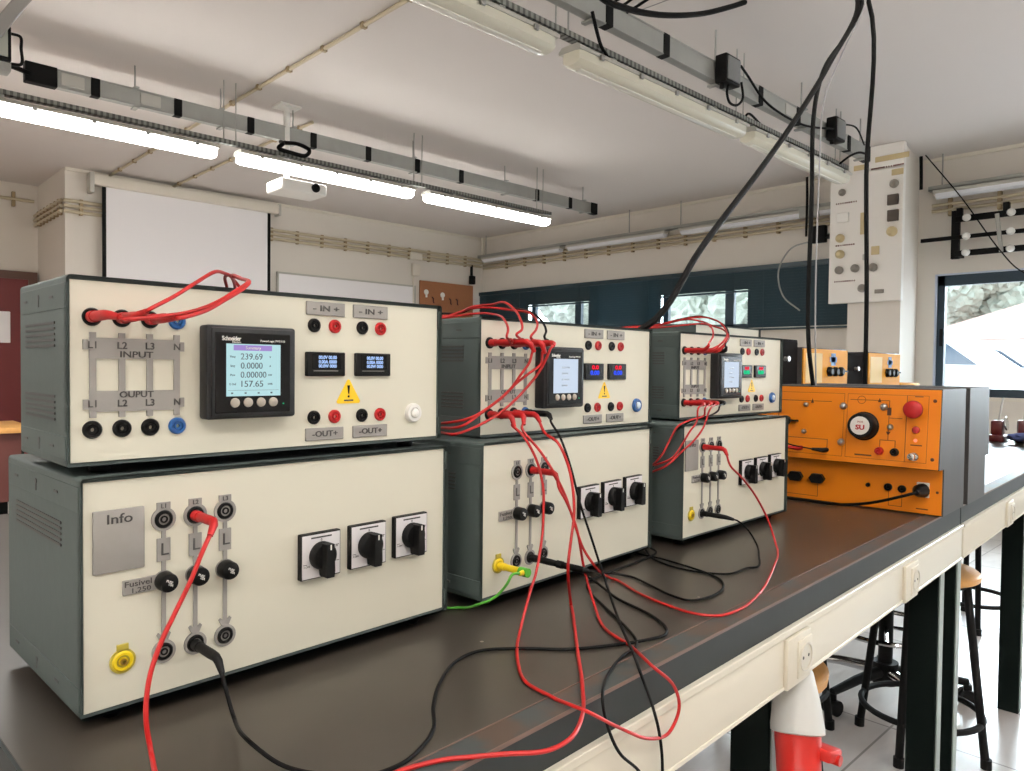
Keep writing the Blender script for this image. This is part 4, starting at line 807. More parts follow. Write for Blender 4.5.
# tools at the far end of the second bench
for i, (x, y, s, lab) in enumerate(((4.14, 0.93, 1.0, 'left maroon clamp with a metal rod on the second bench'), (4.16, 0.83, 1.05, 'right maroon clamp with a metal rod on the second bench'))):
    t = thing('bench_clamp', lab, 'clamp', (x, y, 0.9), 0.3 * i, 'clamps at the end of the second bench')
    MB().box(-0.05, 0.05, -0.035, 0.035, 0, 0.03, 0.006, 2).box(-0.03, 0.03, -0.025, 0.025, 0.03, 0.10 * s, 0.008, 2).done('body', M_MAROON, t)
    MB().cyl((0, 0, 0.09), (0.03, -0.012, 0.205 * s), 0.005, seg=10).done('rod', M_METAL, t)
    MB().lathe((0.0, -0.03, 0.085), (0, -1, 0.2), [(0, 0.03), (0.004, 0.034), (0.008, 0.03)], 20).done('disc', M_CHROME, t)
t = tag(MB().blob((0, 0, 0.03), (0.05, 0.075, 0.022), 3, 0.12, 3).done('folded_cloth', M_BLUECLOTH, loc=(4.06, 0.80, 0.9)), 'blue folded cloth in front of the maroon clamps on the second bench', 'cloth')
# ------------------------------------------------------------------ the room
CZ = 3.071
XW = 7.10; YB = 8.0
def wall_boxes(boxes, name, m=None):
    b = MB()
    for q in boxes:
        b.box(*q)
    return struct(b.done(name, m or M_WALL, smooth=False))
struct(MB().box(-3.2, XW + 0.25, -3.2, 9.3, -0.1, 0.0).done('floor', M_FLOOR, smooth=False))
struct(MB().box(-3.2, XW + 0.25, -3.2, 9.3, CZ, CZ + 0.15).done('ceiling', M_CEIL, smooth=False))
wall_boxes([(1.82, XW + 0.25, YB, YB + 0.2, 0, CZ), (1.82, 2.02, YB + 0.2, 9.1, 0, CZ)], 'wall_back')
wall_boxes([(-3.2, 2.0, 9.1, 9.3, 0, CZ)], 'wall_rear')
wall_boxes([(-3.2, -3.0, -3.2, 9.1, 0, CZ)], 'wall_left')
wall_boxes([(-3.0, XW + 0.25, -3.2, -3.0, 0, CZ)], 'wall_front')
SZ0, SZ1 = 1.66, 2.27          # high strip window
WZ0, WZ1 = 1.02, 2.07          # big window
w0, w1 = XW, XW + 0.25
wall_boxes([(w0, w1, 2.62, YB, 0, SZ0), (w0, w1, 2.62, YB, SZ1, CZ), (w0, w1, 2.09, 2.62, 0, CZ),
            (w0, w1, -2.7, 2.09, 0, WZ0), (w0, w1, -2.7, 2.09, WZ1, CZ), (w0, w1, -0.75, -0.45, WZ0, WZ1), (w0, w1, -3.0, -2.7, 0, CZ)], 'wall_right')
# cornice lines
struct(MB().box(1.82, XW, YB - 0.02, YB, CZ - 0.03, CZ).done('trim_1', M_TRIM, smooth=False))
struct(MB().box(XW - 0.02, XW, -3.0, YB, CZ - 0.03, CZ).done('trim_2', M_TRIM, smooth=False))
struct(MB().box(XW - 0.015, XW, -3.0, 2.0, 0, 0.1).box(XW - 0.015, XW, 2.6, YB, 0, 0.1).done('baseboard_right', M_TRIM, smooth=False))
struct(MB().box(1.82, XW, YB - 0.015, YB, 0, 0.1).done('baseboard_back', M_TRIM, smooth=False))
# pillar by the windows
struct(MB().prism([(6.42, 2.14), (XW, 2.235), (XW, 2.60), (6.42, 2.56)], 0, CZ, 'z').done('trim_3', M_WALL, smooth=False))['label'] = 'white pillar between the strip window and the big window'
# windows
def big_window(n, y0, y1):
    f = MB()
    for a in ((y0, y0 + 0.07), (y1 - 0.07, y1)):
        f.box(w0 + 0.03, w0 + 0.09, a[0], a[1], WZ0, WZ1)
    f.box(w0 + 0.03, w0 + 0.09, y0, y1, WZ0, WZ0 + 0.07).box(w0 + 0.03, w0 + 0.09, y0, y1, WZ1 - 0.10, WZ1)
    ym = y0 + (y1 - y0) * 0.42
    f.box(w0 + 0.03, w0 + 0.09, ym - 0.05, ym + 0.05, WZ0, WZ1)
    o = struct(f.done('window_%d' % n, M_FRAME, smooth=False))
    MB().box(w0 + 0.055, w0 + 0.062, y0 + 0.03, y1 - 0.03, WZ0 + 0.03, WZ1 - 0.03).done('pane', M_GLASS, o, smooth=False)
    MB().box(w0 - 0.03, w0 + 0.03, y0 - 0.02, y1 + 0.02, WZ0 - 0.03, WZ0).done('sill', M_TRIM, o, smooth=False)
    MB().box(w0 + 0.02, w0 + 0.03, y1 - 0.062, y1 - 0.035, 1.45, 1.60, 0.003, 1).done('handle', M_BLACK, o)
    MB().box(w0 - 0.004, w0 + 0.03, y1 - 0.012, y1, WZ0, WZ1).box(w0 - 0.004, w0 + 0.03, y0, y1, WZ1 - 0.012, WZ1).done('reveal', M_REVEAL, o, smooth=False)
big_window(1, -0.45, 2.09); big_window(2, -2.7, -0.75)
ys = [8.0, 7.02, 5.95, 4.90, 3.81, 2.62]
f = MB()
for yv in ys:
    f.box(w0 + 0.06, w0 + 0.11, yv - 0.035, yv + 0.035, SZ0, SZ1)
for a, b_ in zip(ys, ys[1:]):
    m_ = b_ + (a - b_) * 0.26
    f.box(w0 + 0.06, w0 + 0.11, m_ - 0.05, m_ + 0.05, SZ0, SZ1)
f.box(w0 + 0.06, w0 + 0.11, 2.62, YB, SZ0, SZ0 + 0.05).box(w0 + 0.06, w0 + 0.11, 2.62, YB, SZ1 - 0.05, SZ1)
o = struct(f.done('window_3', M_FRAME, smooth=False))
MB().box(w0 + 0.082, w0 + 0.088, 2.62, YB, SZ0, SZ1).done('pane', M_GLASS, o, smooth=False)
MB().box(w0 - 0.03, w0 + 0.06, 2.62, YB, SZ0 - 0.03, SZ0).done('sill', M_TRIM, o, smooth=False)
# venetian blinds, one per bay
for i, (a, b_) in enumerate(zip(ys, ys[1:])):
    zb = 1.63 if i in (0, 2, 4) else 2.03
    where = ('in the far corner', 'second from the corner, half raised', 'in the middle bay, fully lowered', 'fourth from the corner, half raised', 'next to the pillar, fully lowered')[i]
    t = thing('venetian_blind', 'dark blue venetian blind %s' % where, 'blind', (XW - 0.05, (a + b_) / 2, 2.29), 0, 'venetian blinds on the strip window')
    hw = (a - b_) / 2 + 0.012
    MB().box(-0.02, 0.03, -hw, hw, -0.05, 0.0, 0.003, 1).done('head_rail', M_BLIND, t)
    b = MB(); z = -0.06; tilt = 1.15 if i != 2 else 0.9
    while z > zb - 2.29 + 0.03:
        b.box(-0.017, 0.017, -hw, hw, z - 0.0005, z + 0.0005, rot=Matrix.Rotation(tilt, 4, 'Y')); z -= 0.029 if i in (0, 2, 4) else 0.026
    b.done('slats', M_BLIND, t, smooth=False)
    MB().box(-0.012, 0.012, -hw, hw, zb - 2.29, zb - 2.29 + 0.02, 0.003, 1).done('bottom_rail', M_BLIND, t)
    MB().cyl((-0.022, -hw * 0.7, -0.02), (-0.022, -hw * 0.7, zb - 2.29 - 0.1), 0.003, seg=6).done('cord', M_BLIND, t)
    MB().cyl((-0.022, hw * 0.7, -0.02), (-0.022, hw * 0.7, zb - 2.29), 0.002, seg=6).done('cord', M_BLIND, t)

# ------------------------------------------------------------------ luminaires, rails and trunking
def luminaire(x0, x1, y, z, lit, label, group):
    t = thing('tube_luminaire', label, 'ceiling light', ((x0 + x1) / 2, y, z), 0, group)
    L = (x1 - x0) / 2
    prof = [(-0.062, 0.024), (-0.064, 0.036), (-0.045, 0.052), (0.045, 0.052), (0.064, 0.036), (0.062, 0.024)]
    MB().prism(prof, -L, L, 'x').done('housing', M_LAMPBODY, t)
    dp = [(-0.056, 0.025)] + [(-0.060 * math.cos(a), -0.036 * math.sin(a) ** 0.8) for a in [k * PI / 10 for k in range(1, 10)]] + [(0.056, 0.025)]
    b = MB(); n = len(dp); rings = []
    for (x, s) in ((-L + 0.004, 0.55), (-L + 0.012, 0.85), (-L + 0.035, 1.0), (L - 0.035, 1.0), (L - 0.012, 0.85), (L - 0.004, 0.55)):
        rings.append([b.bm.verts.new((x, u * s if s < 1 else u, w if w > 0 else w * s)) for u, w in dp])
    for p, q in zip(rings, rings[1:]):
        for k in range(n):
            b.bm.faces.new((p[k], p[(k + 1) % n], q[(k + 1) % n], q[k]))
    b.bm.faces.new(rings[0]); b.bm.faces.new(rings[-1][::-1])
    d = b.done('diffuser', M_TUBE if lit else M_LAMPOFF, t)
    for x in (-L * 0.8, -L * 0.4, 0.0, L * 0.4, L * 0.8):
        for s in (-1, 1):
            MB().box(x - 0.012, x + 0.012, min(s * 0.060, s * 0.072), max(s * 0.060, s * 0.072), 0.010, 0.034, 0.002, 1).done('clip', M_METAL, t)
    b = MB()
    for x in ():
        b.box(x - 0.012, x + 0.012, -0.072, -0.060, 0.010, 0.034, 0.002, 1).box(x - 0.012, x + 0.012, 0.060, 0.072, 0.010, 0.034, 0.002, 1)
    for x in (-L * 0.6, L * 0.6):
        MB().box(x - 0.015, x + 0.015, -0.02, 0.02, 0.05, 0.075).done('bracket', M_GALV, t)
    if not lit:
        MB().box(-L + 0.06, L - 0.06, -0.016, 0.016, -0.041, -0.032, 0.004, 2).done('centre_ridge', mat('clear_ridge', (236, 234, 224), 0.2), d)
    return t
GL = 'tube luminaires under the back rail'; GR = 'tube luminaires under the front rail'
luminaire(0.50, 1.95, 4.80, 2.585, True, 'lit tube luminaire at the left end of the back row', GL)
luminaire(2.09, 3.50, 4.80, 2.585, True, 'lit tube luminaire in the middle of the back row, above the projector', GL)
luminaire(3.64, 5.06, 4.80, 2.585, True, 'lit tube luminaire at the right end of the back row', GL)
luminaire(0.87, 2.33, 2.21, 2.60, False, 'unlit tube luminaire cut by the top edge, front row', GR)
luminaire(2.46, 3.945, 2.21, 2.60, False, 'unlit tube luminaire in the middle of the front row', GR)
luminaire(4.02, 5.42, 2.21, 2.60, False, 'unlit tube luminaire nearest the pillar', GR)
def rail(x0, x1, y, z, xs, label, group):
    t = thing('perforated_rail', label, 'mounting rail', (x0, y, z), 0, group)
    b = MB().box(0, x1 - x0, -0.022, 0.022, 0, 0.003).box(0, x1 - x0, -0.022, -0.019, 0, 0.028).box(0, x1 - x0, 0.019, 0.022, 0, 0.028)
    b.done('channel', M_RAIL, t, smooth=False)
    for x in xs:
        r = MB().cyl((x - x0 - 0.03, 0, 0.0), (x - x0 - 0.03, 0, CZ - z), 0.004, seg=8).cyl((x - x0 + 0.05, 0, 0.0), (x - x0 + 0.05, 0, CZ - z), 0.004, seg=8).done('hanger_rod', M_GALV, t)
    return t
rail(0.35, 5.10, 4.80, 2.660, (0.7, 2.03, 3.55, 4.95), 'perforated rail carrying the lit luminaires', 'perforated light rails')
rail(0.60, 5.45, 2.21, 2.675, (1.2, 2.40, 3.93, 5.3), 'perforated rail carrying the unlit luminaires', 'perforated light rails')
def trunking(x0, x1, y, z, rods, bands, plates, endcap, label, group):
    t = thing('busbar_trunking', label, 'cable trunking', (x0, y, z), 0, group)
    L = x1 - x0
    MB().box(0, L, -0.020, 0.020, -0.050, 0.050, 0.003, 1).box(0, L, -0.024, 0.024, 0.044, 0.053, 0.002, 1).box(0, L, -0.024, 0.024, -0.053, -0.046, 0.002, 1).done('channel', M_GALV, t)
    for x in bands:
        MB().box(x - x0 - 0.025, x - x0 + 0.025, -0.026, 0.026, -0.054, 0.054, 0.002, 1).done('joint_band', M_SOFTBLACK, t)
    for x, w in plates:
        MB().box(x - x0 - w, x - x0 + w, -0.026, -0.020, -0.033, 0.037, 0.002, 1).done('rating_plate', M_LAMPBODY, t)
    for x in rods:
        MB().cyl((x - x0, 0, -0.062), (x - x0, 0, CZ - z), 0.005, seg=8).box(x - x0 - 0.014, x - x0 + 0.014, -0.040, 0.040, -0.066, -0.056).box(x - x0 - 0.014, x - x0 + 0.014, -0.040, 0.040, 0.056, 0.062).done('hanger_rod', M_GALV, t)
    for x, w in endcap:
        MB().box(x - x0 - w, x - x0 + w, -0.029, 0.029, -0.057, 0.057, 0.004, 1).done('end_cap', M_SOFTBLACK, t)
    return t
trunking(0.945, 5.97, 4.97, 2.872, (1.515, 2.05, 2.573, 3.635, 4.671, 5.765), (1.289, 1.766, 2.25, 2.726, 3.196, 3.666, 4.136, 5.079, 5.552), ((1.17, 0.06), (1.60, 0.06)), ((1.01, 0.08), (5.92, 0.05)),
         'grey busbar trunking above the lit luminaires', 'busbar trunkings')
trunking(1.6, 5.72, 2.17, 2.835, (2.1, 2.55, 3.60, 4.64, 5.60), (2.66, 3.11, 4.07, 4.56, 5.35), ((4.45, 0.07),), ((5.69, 0.04),), 'grey busbar trunking above the unlit luminaires', 'busbar trunkings')
def tapbox(x, z, label):
    t = thing('tap_off_box', label, 'electrical box', (x, 2.12, z), 0, 'tap off boxes on the front trunking')
    MB().box(-0.075, 0.075, -0.05, 0.02, -0.075, 0.075, 0.008, 2).done('body', M_BLACK, t)
    MB().box(-0.062, 0.062, -0.058, -0.045, -0.06, 0.06, 0.004, 2).box(0.072, 0.09, -0.04, 0.01, -0.06, 0.06, 0.003, 1).done('cover', mat('grey_cover', (120, 122, 122), 0.5), t)
    MB().cyl((-0.05, -0.01, -0.075), (-0.05, -0.01, -0.10), 0.012, seg=12).done('cable_gland', M_BLACK, t)
    return t
tapbox(3.62, 2.835, 'black tap off box near the middle of the front trunking'); tapbox(5.02, 2.84, 'black tap off box near the pillar end of the front trunking')
def cable(pts, r, label, m=None, sub=8, name='hanging_cable', group=None):
    p0 = Vector(pts[0])
    o = MB().tube([p - p0 for p in spline(pts, sub)], r, 8).done(name, m or M_WIRE_BLACK, loc=p0)
    return tag(o, label, 'cable', group)
GC = 'thin black cables at the front trunking'
cable([(2.505, 2.12, 2.784), (2.562, 2.14, 2.723), (2.647, 2.18, 2.690), (2.721, 2.2, 2.672)], 0.008, 'short black cable from the front trunking to its light rail', group=GC)
cable([(3.57, 2.07, 2.74), (3.555, 2.07, 2.70), (3.60, 2.08, 2.66), (3.68, 2.08, 2.665), (3.74, 2.08, 2.72), (3.72, 2.08, 2.80)], 0.007, 'black cable looped under the middle tap off box', group=GC)
cable([(3.75, 2.10, 2.90), (3.87, 2.12, 2.88), (4.05, 2.12, 2.80), (4.30, 2.12, 2.77), (4.62, 2.12, 2.78), (4.92, 2.08, 2.82)], 0.007, 'black cable along the front trunking between the two tap off boxes', group=GC)
cable([(5.10, 2.10, 2.90), (5.35, 2.10, 2.93), (5.55, 2.12, 2.86)], 0.006, 'black cable running from the last tap off box to the trunking end', group=GC)
cable([(5.55, 2.10, 2.79), (5.40, 2.10, 2.77), (5.28, 2.12, 2.72), (5.27, 2.18, 2.68)], 0.008, 'black cable bending from the trunking end to the last unlit luminaire', group=GC)
cable([(3.97, 2.2, 2.675), (4.02, 2.2, 2.73), (4.2, 2.2, 2.70), (4.6, 2.2, 2.69), (5.3, 2.2, 2.69)], 0.007, 'black cable laid along the front light rail', group=GC)
cable([(2.10, 1.98, 2.90), (2.279, 1.9, 2.700), (2.452, 1.9, 2.707), (2.697, 1.9, 2.761), (3.013, 1.9, 2.871), (3.277, 1.9, 2.993), (3.42, 1.9, 3.065)], 0.013, 'thick black cable sagging below the ceiling at the top of the picture')
# the long drops onto the bench
GD = 'thick black cables dropping to the bench'
cable([(1.90, 0.84, 1.18), (1.885, 0.85, 1.32), (1.888, 0.85, 1.671), (1.892, 0.85, 1.90), (1.945, 0.85, 2.02), (2.08, 0.85, 2.15), (2.21, 0.86, 2.292), (2.42, 1.1, 2.62), (2.58, 1.7, 2.85), (2.66, 2.14, 2.88)], 0.0058, 'black cable hanging down behind the orange trainer, left of the other drop', group=GD)
cable([(2.272, 0.85, 1.18), (2.268, 0.85, 1.45), (2.245, 0.85, 1.80), (2.23, 0.85, 2.299), (2.40, 1.15, 2.64), (2.60, 1.75, 2.86), (2.72, 2.14, 2.88)], 0.0066, 'straight black cable dropping nearest the pillar, behind the orange trainer', group=GD)
cable([(1.02, 1.0, 0.905), (1.09, 0.985, 1.08), (1.165, 0.90, 1.275), (1.22, 0.85, 1.335), (1.363, 0.85, 1.48), (1.613, 0.85, 1.695), (1.80, 0.85, 1.865), (1.982, 0.85, 2.05), (2.206, 0.87, 2.292), (2.45, 1.1, 2.60), (2.66, 1.8, 2.84), (2.78, 2.14, 2.88)], 0.0068, 'thick black cable slanting down behind the middle stack', group=GD)
cable([(1.915, 0.84, 1.18), (1.905, 0.842, 1.4), (1.912, 0.842, 1.75), (1.93, 0.842, 1.93), (2.04, 0.842, 2.09), (2.215, 0.85, 2.31), (2.46, 1.05, 2.62), (2.8, 2.13, 2.88)], 0.0022, 'pale grey strand drawn as the highlight along the left black drop', m=mat('cable_highlight', (150, 150, 152), 0.4), group=GD)  # thin pale strand imitates the sheen on the black cable

# projector below the back rail
t = thing('projector', 'white projector hanging below the middle lit luminaire', 'projector', (2.52, 4.80, 2.46))
MB().box(-0.17, 0.17, -0.11, 0.13, -0.045, 0.035, 0.014, 3).done('body', M_WHITEPL, t)
MB().lathe((0.08, -0.10, 0.0), (0.08, -1, 0.0), [(0, 0.032), (0.02, 0.030), (0.02, 0.022), (0.012, 0.020)], 20).done('lens', M_BLACK, t)
MB().cyl((0, 0.16, 0.0), (0, 0.16, CZ - 2.46), 0.022, seg=14).box(-0.06, 0.06, 0.02, 0.18, 0.030, 0.050, 0.004, 1).box(-0.08, 0.08, 0.09, 0.23, CZ - 2.475, CZ - 2.46).done('ceiling_mount', M_WHITEPL, t)
cable([(2.46, 4.93, 2.80), (2.40, 4.78, 2.74), (2.36, 4.76, 2.70), (2.45, 4.75, 2.685), (2.56, 4.76, 2.69), (2.60, 4.78, 2.74), (2.53, 4.80, 2.77), (2.47, 4.90, 2.79)], 0.014, 'black cable coil on the rail above the projector')
cable([(0.60, 4.35, 2.68), (0.70, 4.5, 2.72), (0.82, 4.8, 2.83), (0.97, 4.97, 2.865)], 0.014, 'black cable from the floodlight to the end of the back trunking')
# floodlight at the top left
t = thing('floodlight', 'black floodlight with a handle at the top left corner', 'floodlight', (0.66, 4.0, 2.65), 0.0)
MB().box(-0.16, 0.035, -0.04, 0.05, -0.085, 0.075, 0.008, 2).done('body', M_BLACK, t)
MB().box(-0.145, 0.020, -0.046, -0.038, -0.066, 0.056).done('glass', mat('lamp_glass', (196, 200, 190), 0.15), t)
MB().tube(spline([(0.035, 0, 0.055), (0.075, 0, 0.052), (0.078, 0, 0.0), (0.078, 0, -0.070), (0.04, 0, -0.080)], 6), 0.007, 8).done('handle', M_BLACK, t)
MB().box(-0.14, 0.03, -0.06, 0.02, -0.135, -0.095, 0.006, 2).cyl((-0.05, -0.02, -0.10), (-0.05, -0.02, -0.08), 0.012, seg=12).done('driver_box', M_GALV, t)
t = tag(MB().box(-0.027, 0.027, -0.02, 0.02, -0.27, 0.27, 0.004, 1, rot=Matrix.Rotation(0.52, 4, 'Y')).done('support_bar', M_METAL, loc=(0.70, 3.93, 2.79)), 'slanting grey metal bar in front of the floodlight, top left corner', 'bracket')

# ------------------------------------------------------------------ conduits
def conduit_run(name, lines, clips, label, axis, group):
    t = thing(name, label, 'conduit', lines[0][0], 0, group); o = t.location.copy()
    for a, b_, r in lines:
        MB().cyl(Vector(a) - o, Vector(b_) - o, r, seg=10).done('pipe', M_CONDUIT, t)
    for c in clips:
        c = Vector(c) - o; h = 0.075
        b = MB()
        if axis == 'x': b.box(c.x - 0.016, c.x + 0.016, c.y - 0.012, c.y + 0.03, c.z - h, c.z + h, 0.004, 1)
        else: b.box(c.x - 0.012, c.x + 0.03, c.y - 0.016, c.y + 0.016, c.z - h, c.z + h, 0.004, 1)
        b.done('clip', M_CLIP, t)
    return t
conduit_run('wall_conduit', [((1.80, 7.97, z), (7.06, 7.97, z), 0.017) for z in (2.655, 2.705, 2.755)],
            [(1.95 + 0.32 * k, 7.97, 2.705) for k in range(16)], 'three beige conduits clipped along the back wall behind the screen', 'x', 'clipped wall conduits')
conduit_run('wall_conduit', [((1.79, 8.0, z), (1.79, 9.09, z), 0.017) for z in (2.655, 2.705, 2.755)],
            [(1.79, 8.1 + 0.14 * k, 2.705) for k in range(7)], 'three beige conduits turning the corner left of the screen', 'y', 'clipped wall conduits')
conduit_run('wall_conduit', [((7.07, 2.58, z), (7.07, 7.95, z), 0.015) for z in (2.625, 2.67, 2.715)],
            [(7.07, 2.8 + 0.36 * k, 2.67) for k in range(14)], 'three beige conduits clipped along the window wall over the blinds', 'y', 'clipped wall conduits')
conduit_run('wall_conduit', [((7.07, -2.9, z), (7.07, 2.12, z), 0.015) for z in (2.61, 2.66)],
            [(7.07, -2.7 + 0.36 * k, 2.635) for k in range(14)], 'two beige conduits clipped along the wall above the big window', 'y', 'clipped wall conduits')
t = conduit_run('wall_conduit', [((1.78, 9.07, 2.9), (-2.9, 9.07, 2.9), 0.017)], [(1.6 - 0.5 * k, 9.07, 2.9) for k in range(8)], 'single conduit high on the wall above the maroon door', 'x', 'clipped wall conduits')
for x, y0, lab in ((2.2, 2.0, 'long conduit crossing the ceiling above the back trunking, left one'), (2.8, 5.1, 'shorter conduit crossing the ceiling towards the screen, right one')):
    t = thing('ceiling_conduit', lab, 'conduit', (x, y0, CZ - 0.016), 0, 'ceiling conduits')
    MB().cyl((0, 0, 0), (0, 7.98 - y0, 0), 0.012, seg=10).done('pipe', M_CONDUIT, t)
    k = 0.2
    while k < 7.9 - y0:
        MB().box(-0.018, 0.018, k - 0.014, k + 0.014, -0.016, 0.016, 0.004, 1).done('clip', M_CLIP, t); k += 0.42

# wall lights over the windows
def wall_rail(y0, y1, hang, label):
    t = thing('wall_light_rail', label, 'mounting rail', (6.98, y0, 2.765), 0, 'light rails on the window wall')
    MB().box(-0.025, 0.025, 0, y1 - y0, 0.0, 0.012).box(-0.025, -0.021, 0, y1 - y0, 0, 0.04).box(0.021, 0.025, 0, y1 - y0, 0, 0.04).done('channel', M_GALV, t, smooth=False)
    for y in hang:
        MB().cyl((0, y - y0, 0), (0, y - y0, CZ - 2.765), 0.006, seg=8).done('hanger_rod', M_GALV, t)
wall_rail(2.6, 7.95, (7.80, 5.30, 4.60), 'rail of unlit lamps running over the blinds'); wall_rail(-2.9, 2.12, (2.02, -0.5), 'rail of unlit lamps over the big window')
for i, (y0, y1, lab) in enumerate(((6.35, 7.85, 'unlit wall lamp in the corner over the blinds'), (4.78, 6.25, 'unlit wall lamp over the middle blinds'), (2.75, 4.60, 'unlit wall lamp over the blinds, nearest the pillar'), (0.3, 2.08, 'unlit wall lamp over the big window'))):
    t = thing('wall_lamp', lab, 'wall light', (6.98, y0, 2.735), 0, 'unlit lamps on the window wall')
    L = y1 - y0
    MB().box(-0.05, 0.05, 0, L, 0.0, 0.03, 0.004, 1).done('housing', M_LAMPBODY, t)
    MB().prism([(-0.045, 0.0), (-0.036, -0.028), (-0.012, -0.042), (0.012, -0.042), (0.036, -0.028), (0.045, 0.0)], 0.02, L - 0.02, 'y').done('diffuser', mat('cold_diffuser', (222, 224, 230), 0.25), t)
# pipe in the corner and thin wires
tag(MB().cyl((0, 0, 0), (0, 0, 0.32), 0.02, seg=12).done('corner_pipe', M_TRIM, loc=(7.03, 7.93, 2.745)), 'short vertical pipe in the corner under the ceiling', 'pipe')
cable([(6.9, 2.13, 3.065), (6.9, 1.85, 2.66), (6.9, 1.568, 2.20), (6.9, 1.431, 2.03), (6.9, 1.2, 1.9)], 0.005, 'thin dark wire slanting down from the ceiling across the rack over the big window', name='thin_wire')
cable([(6.9, 2.165, 3.06), (6.9, 2.16, 2.9), (6.9, 2.158, 2.78)], 0.014, 'dark strap hanging beside the pillar from the ceiling to the lamp rail', name='hanging_strap')
cable([(6.9, 3.155, 3.06), (6.9, 3.15, 2.84), (6.9, 3.152, 2.50)], 0.012, 'dark wire hook hanging left of the pillar board', name='thin_wire')
cable([(6.9, 2.72, 2.46), (6.9, 2.94, 2.50), (6.9, 3.10, 2.45), (6.9, 3.30, 2.40), (6.9, 3.42, 2.2), (6.9, 3.37, 1.95), (6.9, 3.2, 1.8)], 0.008, 'grey wire drooping over the blind beside the pillar board', m=M_GALV, name='thin_wire')
t = tag(MB().box(-0.03, 0.03, -0.07, 0.07, -0.08, 0.08, 0.01, 2).box(-0.02, 0.02, -0.16, -0.05, -0.05, -0.01, 0.006, 1).done('cable_clamp', M_SOFTBLACK, loc=(6.88, 3.02, 2.50)), 'black cable clamp hanging at the edge of the pillar board', 'clamp')
t = tag(MB().box(-0.03, 0.03, -0.09, 0.09, -0.05, 0.06, 0.01, 2).done('junction_box', M_GALV, loc=(6.93, 3.14, 2.73)), 'grey junction box on the lamp rail left of the pillar', 'electrical box')

# black rack of bars over the big window
t = thing('bar_rack', 'rack of three black bars on white insulators over the big window', 'rack', (6.95, 1.90, 2.17))
MB().box(-0.02, 0.02, -0.03, 0.03, 0.0, 0.40, 0.003, 1).box(0.0, 0.14, -0.03, 0.03, 0.02, 0.05).box(0.0, 0.14, -0.03, 0.03, 0.34, 0.37).done('bracket', M_SOFTBLACK, t)
MB().box(-0.02, 0.02, -2.53, -2.47, 0.0, 0.40, 0.003, 1).box(0.0, 0.14, -2.53, -2.47, 0.02, 0.05).box(0.0, 0.14, -2.53, -2.47, 0.34, 0.37).done('bracket', M_SOFTBLACK, t)
for z, y0, r in ((0.325, 0.0, 0.026), (0.175, 0.26, 0.016), (0.04, 0.0, 0.024)):
    MB().box(-0.03, -0.01, -2.6, y0, z - r, z + r, 0.003, 1).done('bar', M_SOFTBLACK, t)
    for y in (-0.09, -0.40, -0.72, -1.05, -1.38, -1.70):
        MB().lathe((-0.03, y, z), (-1, y, z), [(0, 0.022), (0.012, 0.030), (0.03, 0.030), (0.045, 0.018)], 14).done('insulator', M_WHITEPL, t)
for y in (-0.03, -0.36):
    MB().box(-0.035, 0.01, y - 0.022, y + 0.022, 0.345, 0.415, 0.003, 1).done('terminal_block', M_SOFTBLACK, t)
MB().box(-0.05, -0.035, -0.335, -0.305, 0.02, 0.33, 0.002, 1, rot=Matrix.Rotation(-0.12, 4, 'X')).done('link_strip', M_GALV, t)

# distribution board on the pillar
t = thing('distribution_board', 'white distribution board with knobs and sockets on the pillar', 'electrical board', (6.36, 2.15, 1.80), 0.0)
W, Hb = 0.55, 1.27
MB().box(0, 0.055, -0.03, W, 0, Hb - 0.19, 0.003, 1).box(0, 0.055, -0.03, 0.40, Hb - 0.20, Hb, 0.003, 1).done('board', M_BOARD, t)
def dev(nm, y, z, w, h, m, rnd=False, d=0.02):
    y -= 2.15; z -= 1.80
    b = MB()
    if rnd: b.lathe((0, y, z), (-1, y, z), [(0, w), (d * 0.6, w), (d, w * 0.75), (d + 0.01, w * 0.5)], 18)
    else: b.box(-d, 0.001, y - w, y + w, z - h, z + h, 0.003, 1)
    b.done(nm, m, t)
MK = mat('brown_socket', (76, 66, 58), 0.5)
dev('round_socket', 2.188, 2.738, 0.035, 0, M_SOCKETGREY, True); dev('round_socket', 2.60, 2.733, 0.03, 0, M_SOCKETGREY, True)
dev('square_socket', 2.193, 2.611, 0.042, 0.042, MK); dev('square_socket', 2.190, 2.483, 0.042, 0.045, MK)
dev('cream_knob', 2.195, 2.356, 0.040, 0, M_KNOBCREAM, True, 0.04)
dev('cream_knob', 2.608, 2.348, 0.036, 0, M_KNOBCREAM, True, 0.03); dev('cream_knob', 2.605, 2.213, 0.036, 0, M_KNOBCREAM, True, 0.04)
dev('cream_plate', 2.322, 2.217, 0.032, 0.035, M_KNOBCREAM, False, 0.01)
for y, z in ((2.61, 2.079), (2.479, 2.084), (2.335, 2.08), (2.418, 1.914)):
    dev('grey_knob', y, z, 0.034, 0, M_SOCKETGREY, True, 0.035)
dev('pale_switch', 2.284, 1.881, 0.035, 0.016, M_SOCKETGREY, False, 0.012); dev('pale_switch', 2.59, 2.52, 0.05, 0.04, M_WHITEPL, False, 0.012); dev('pale_switch', 2.43, 2.45, 0.016, 0.09, M_KNOBCREAM, False, 0.008); dev('pale_switch', 2.40, 2.17, 0.02, 0.025, M_LAMPBODY, False, 0.012)
dev('name_strip', 2.165, 2.83, 0.045, 0.025, M_KNOBCREAM, False, 0.006); dev('name_strip', 2.455, 2.915, 0.055, 0.022, M_KNOBCREAM, False, 0.006); dev('name_strip', 2.21, 2.955, 0.13, 0.022, M_KNOBCREAM, False, 0.006)
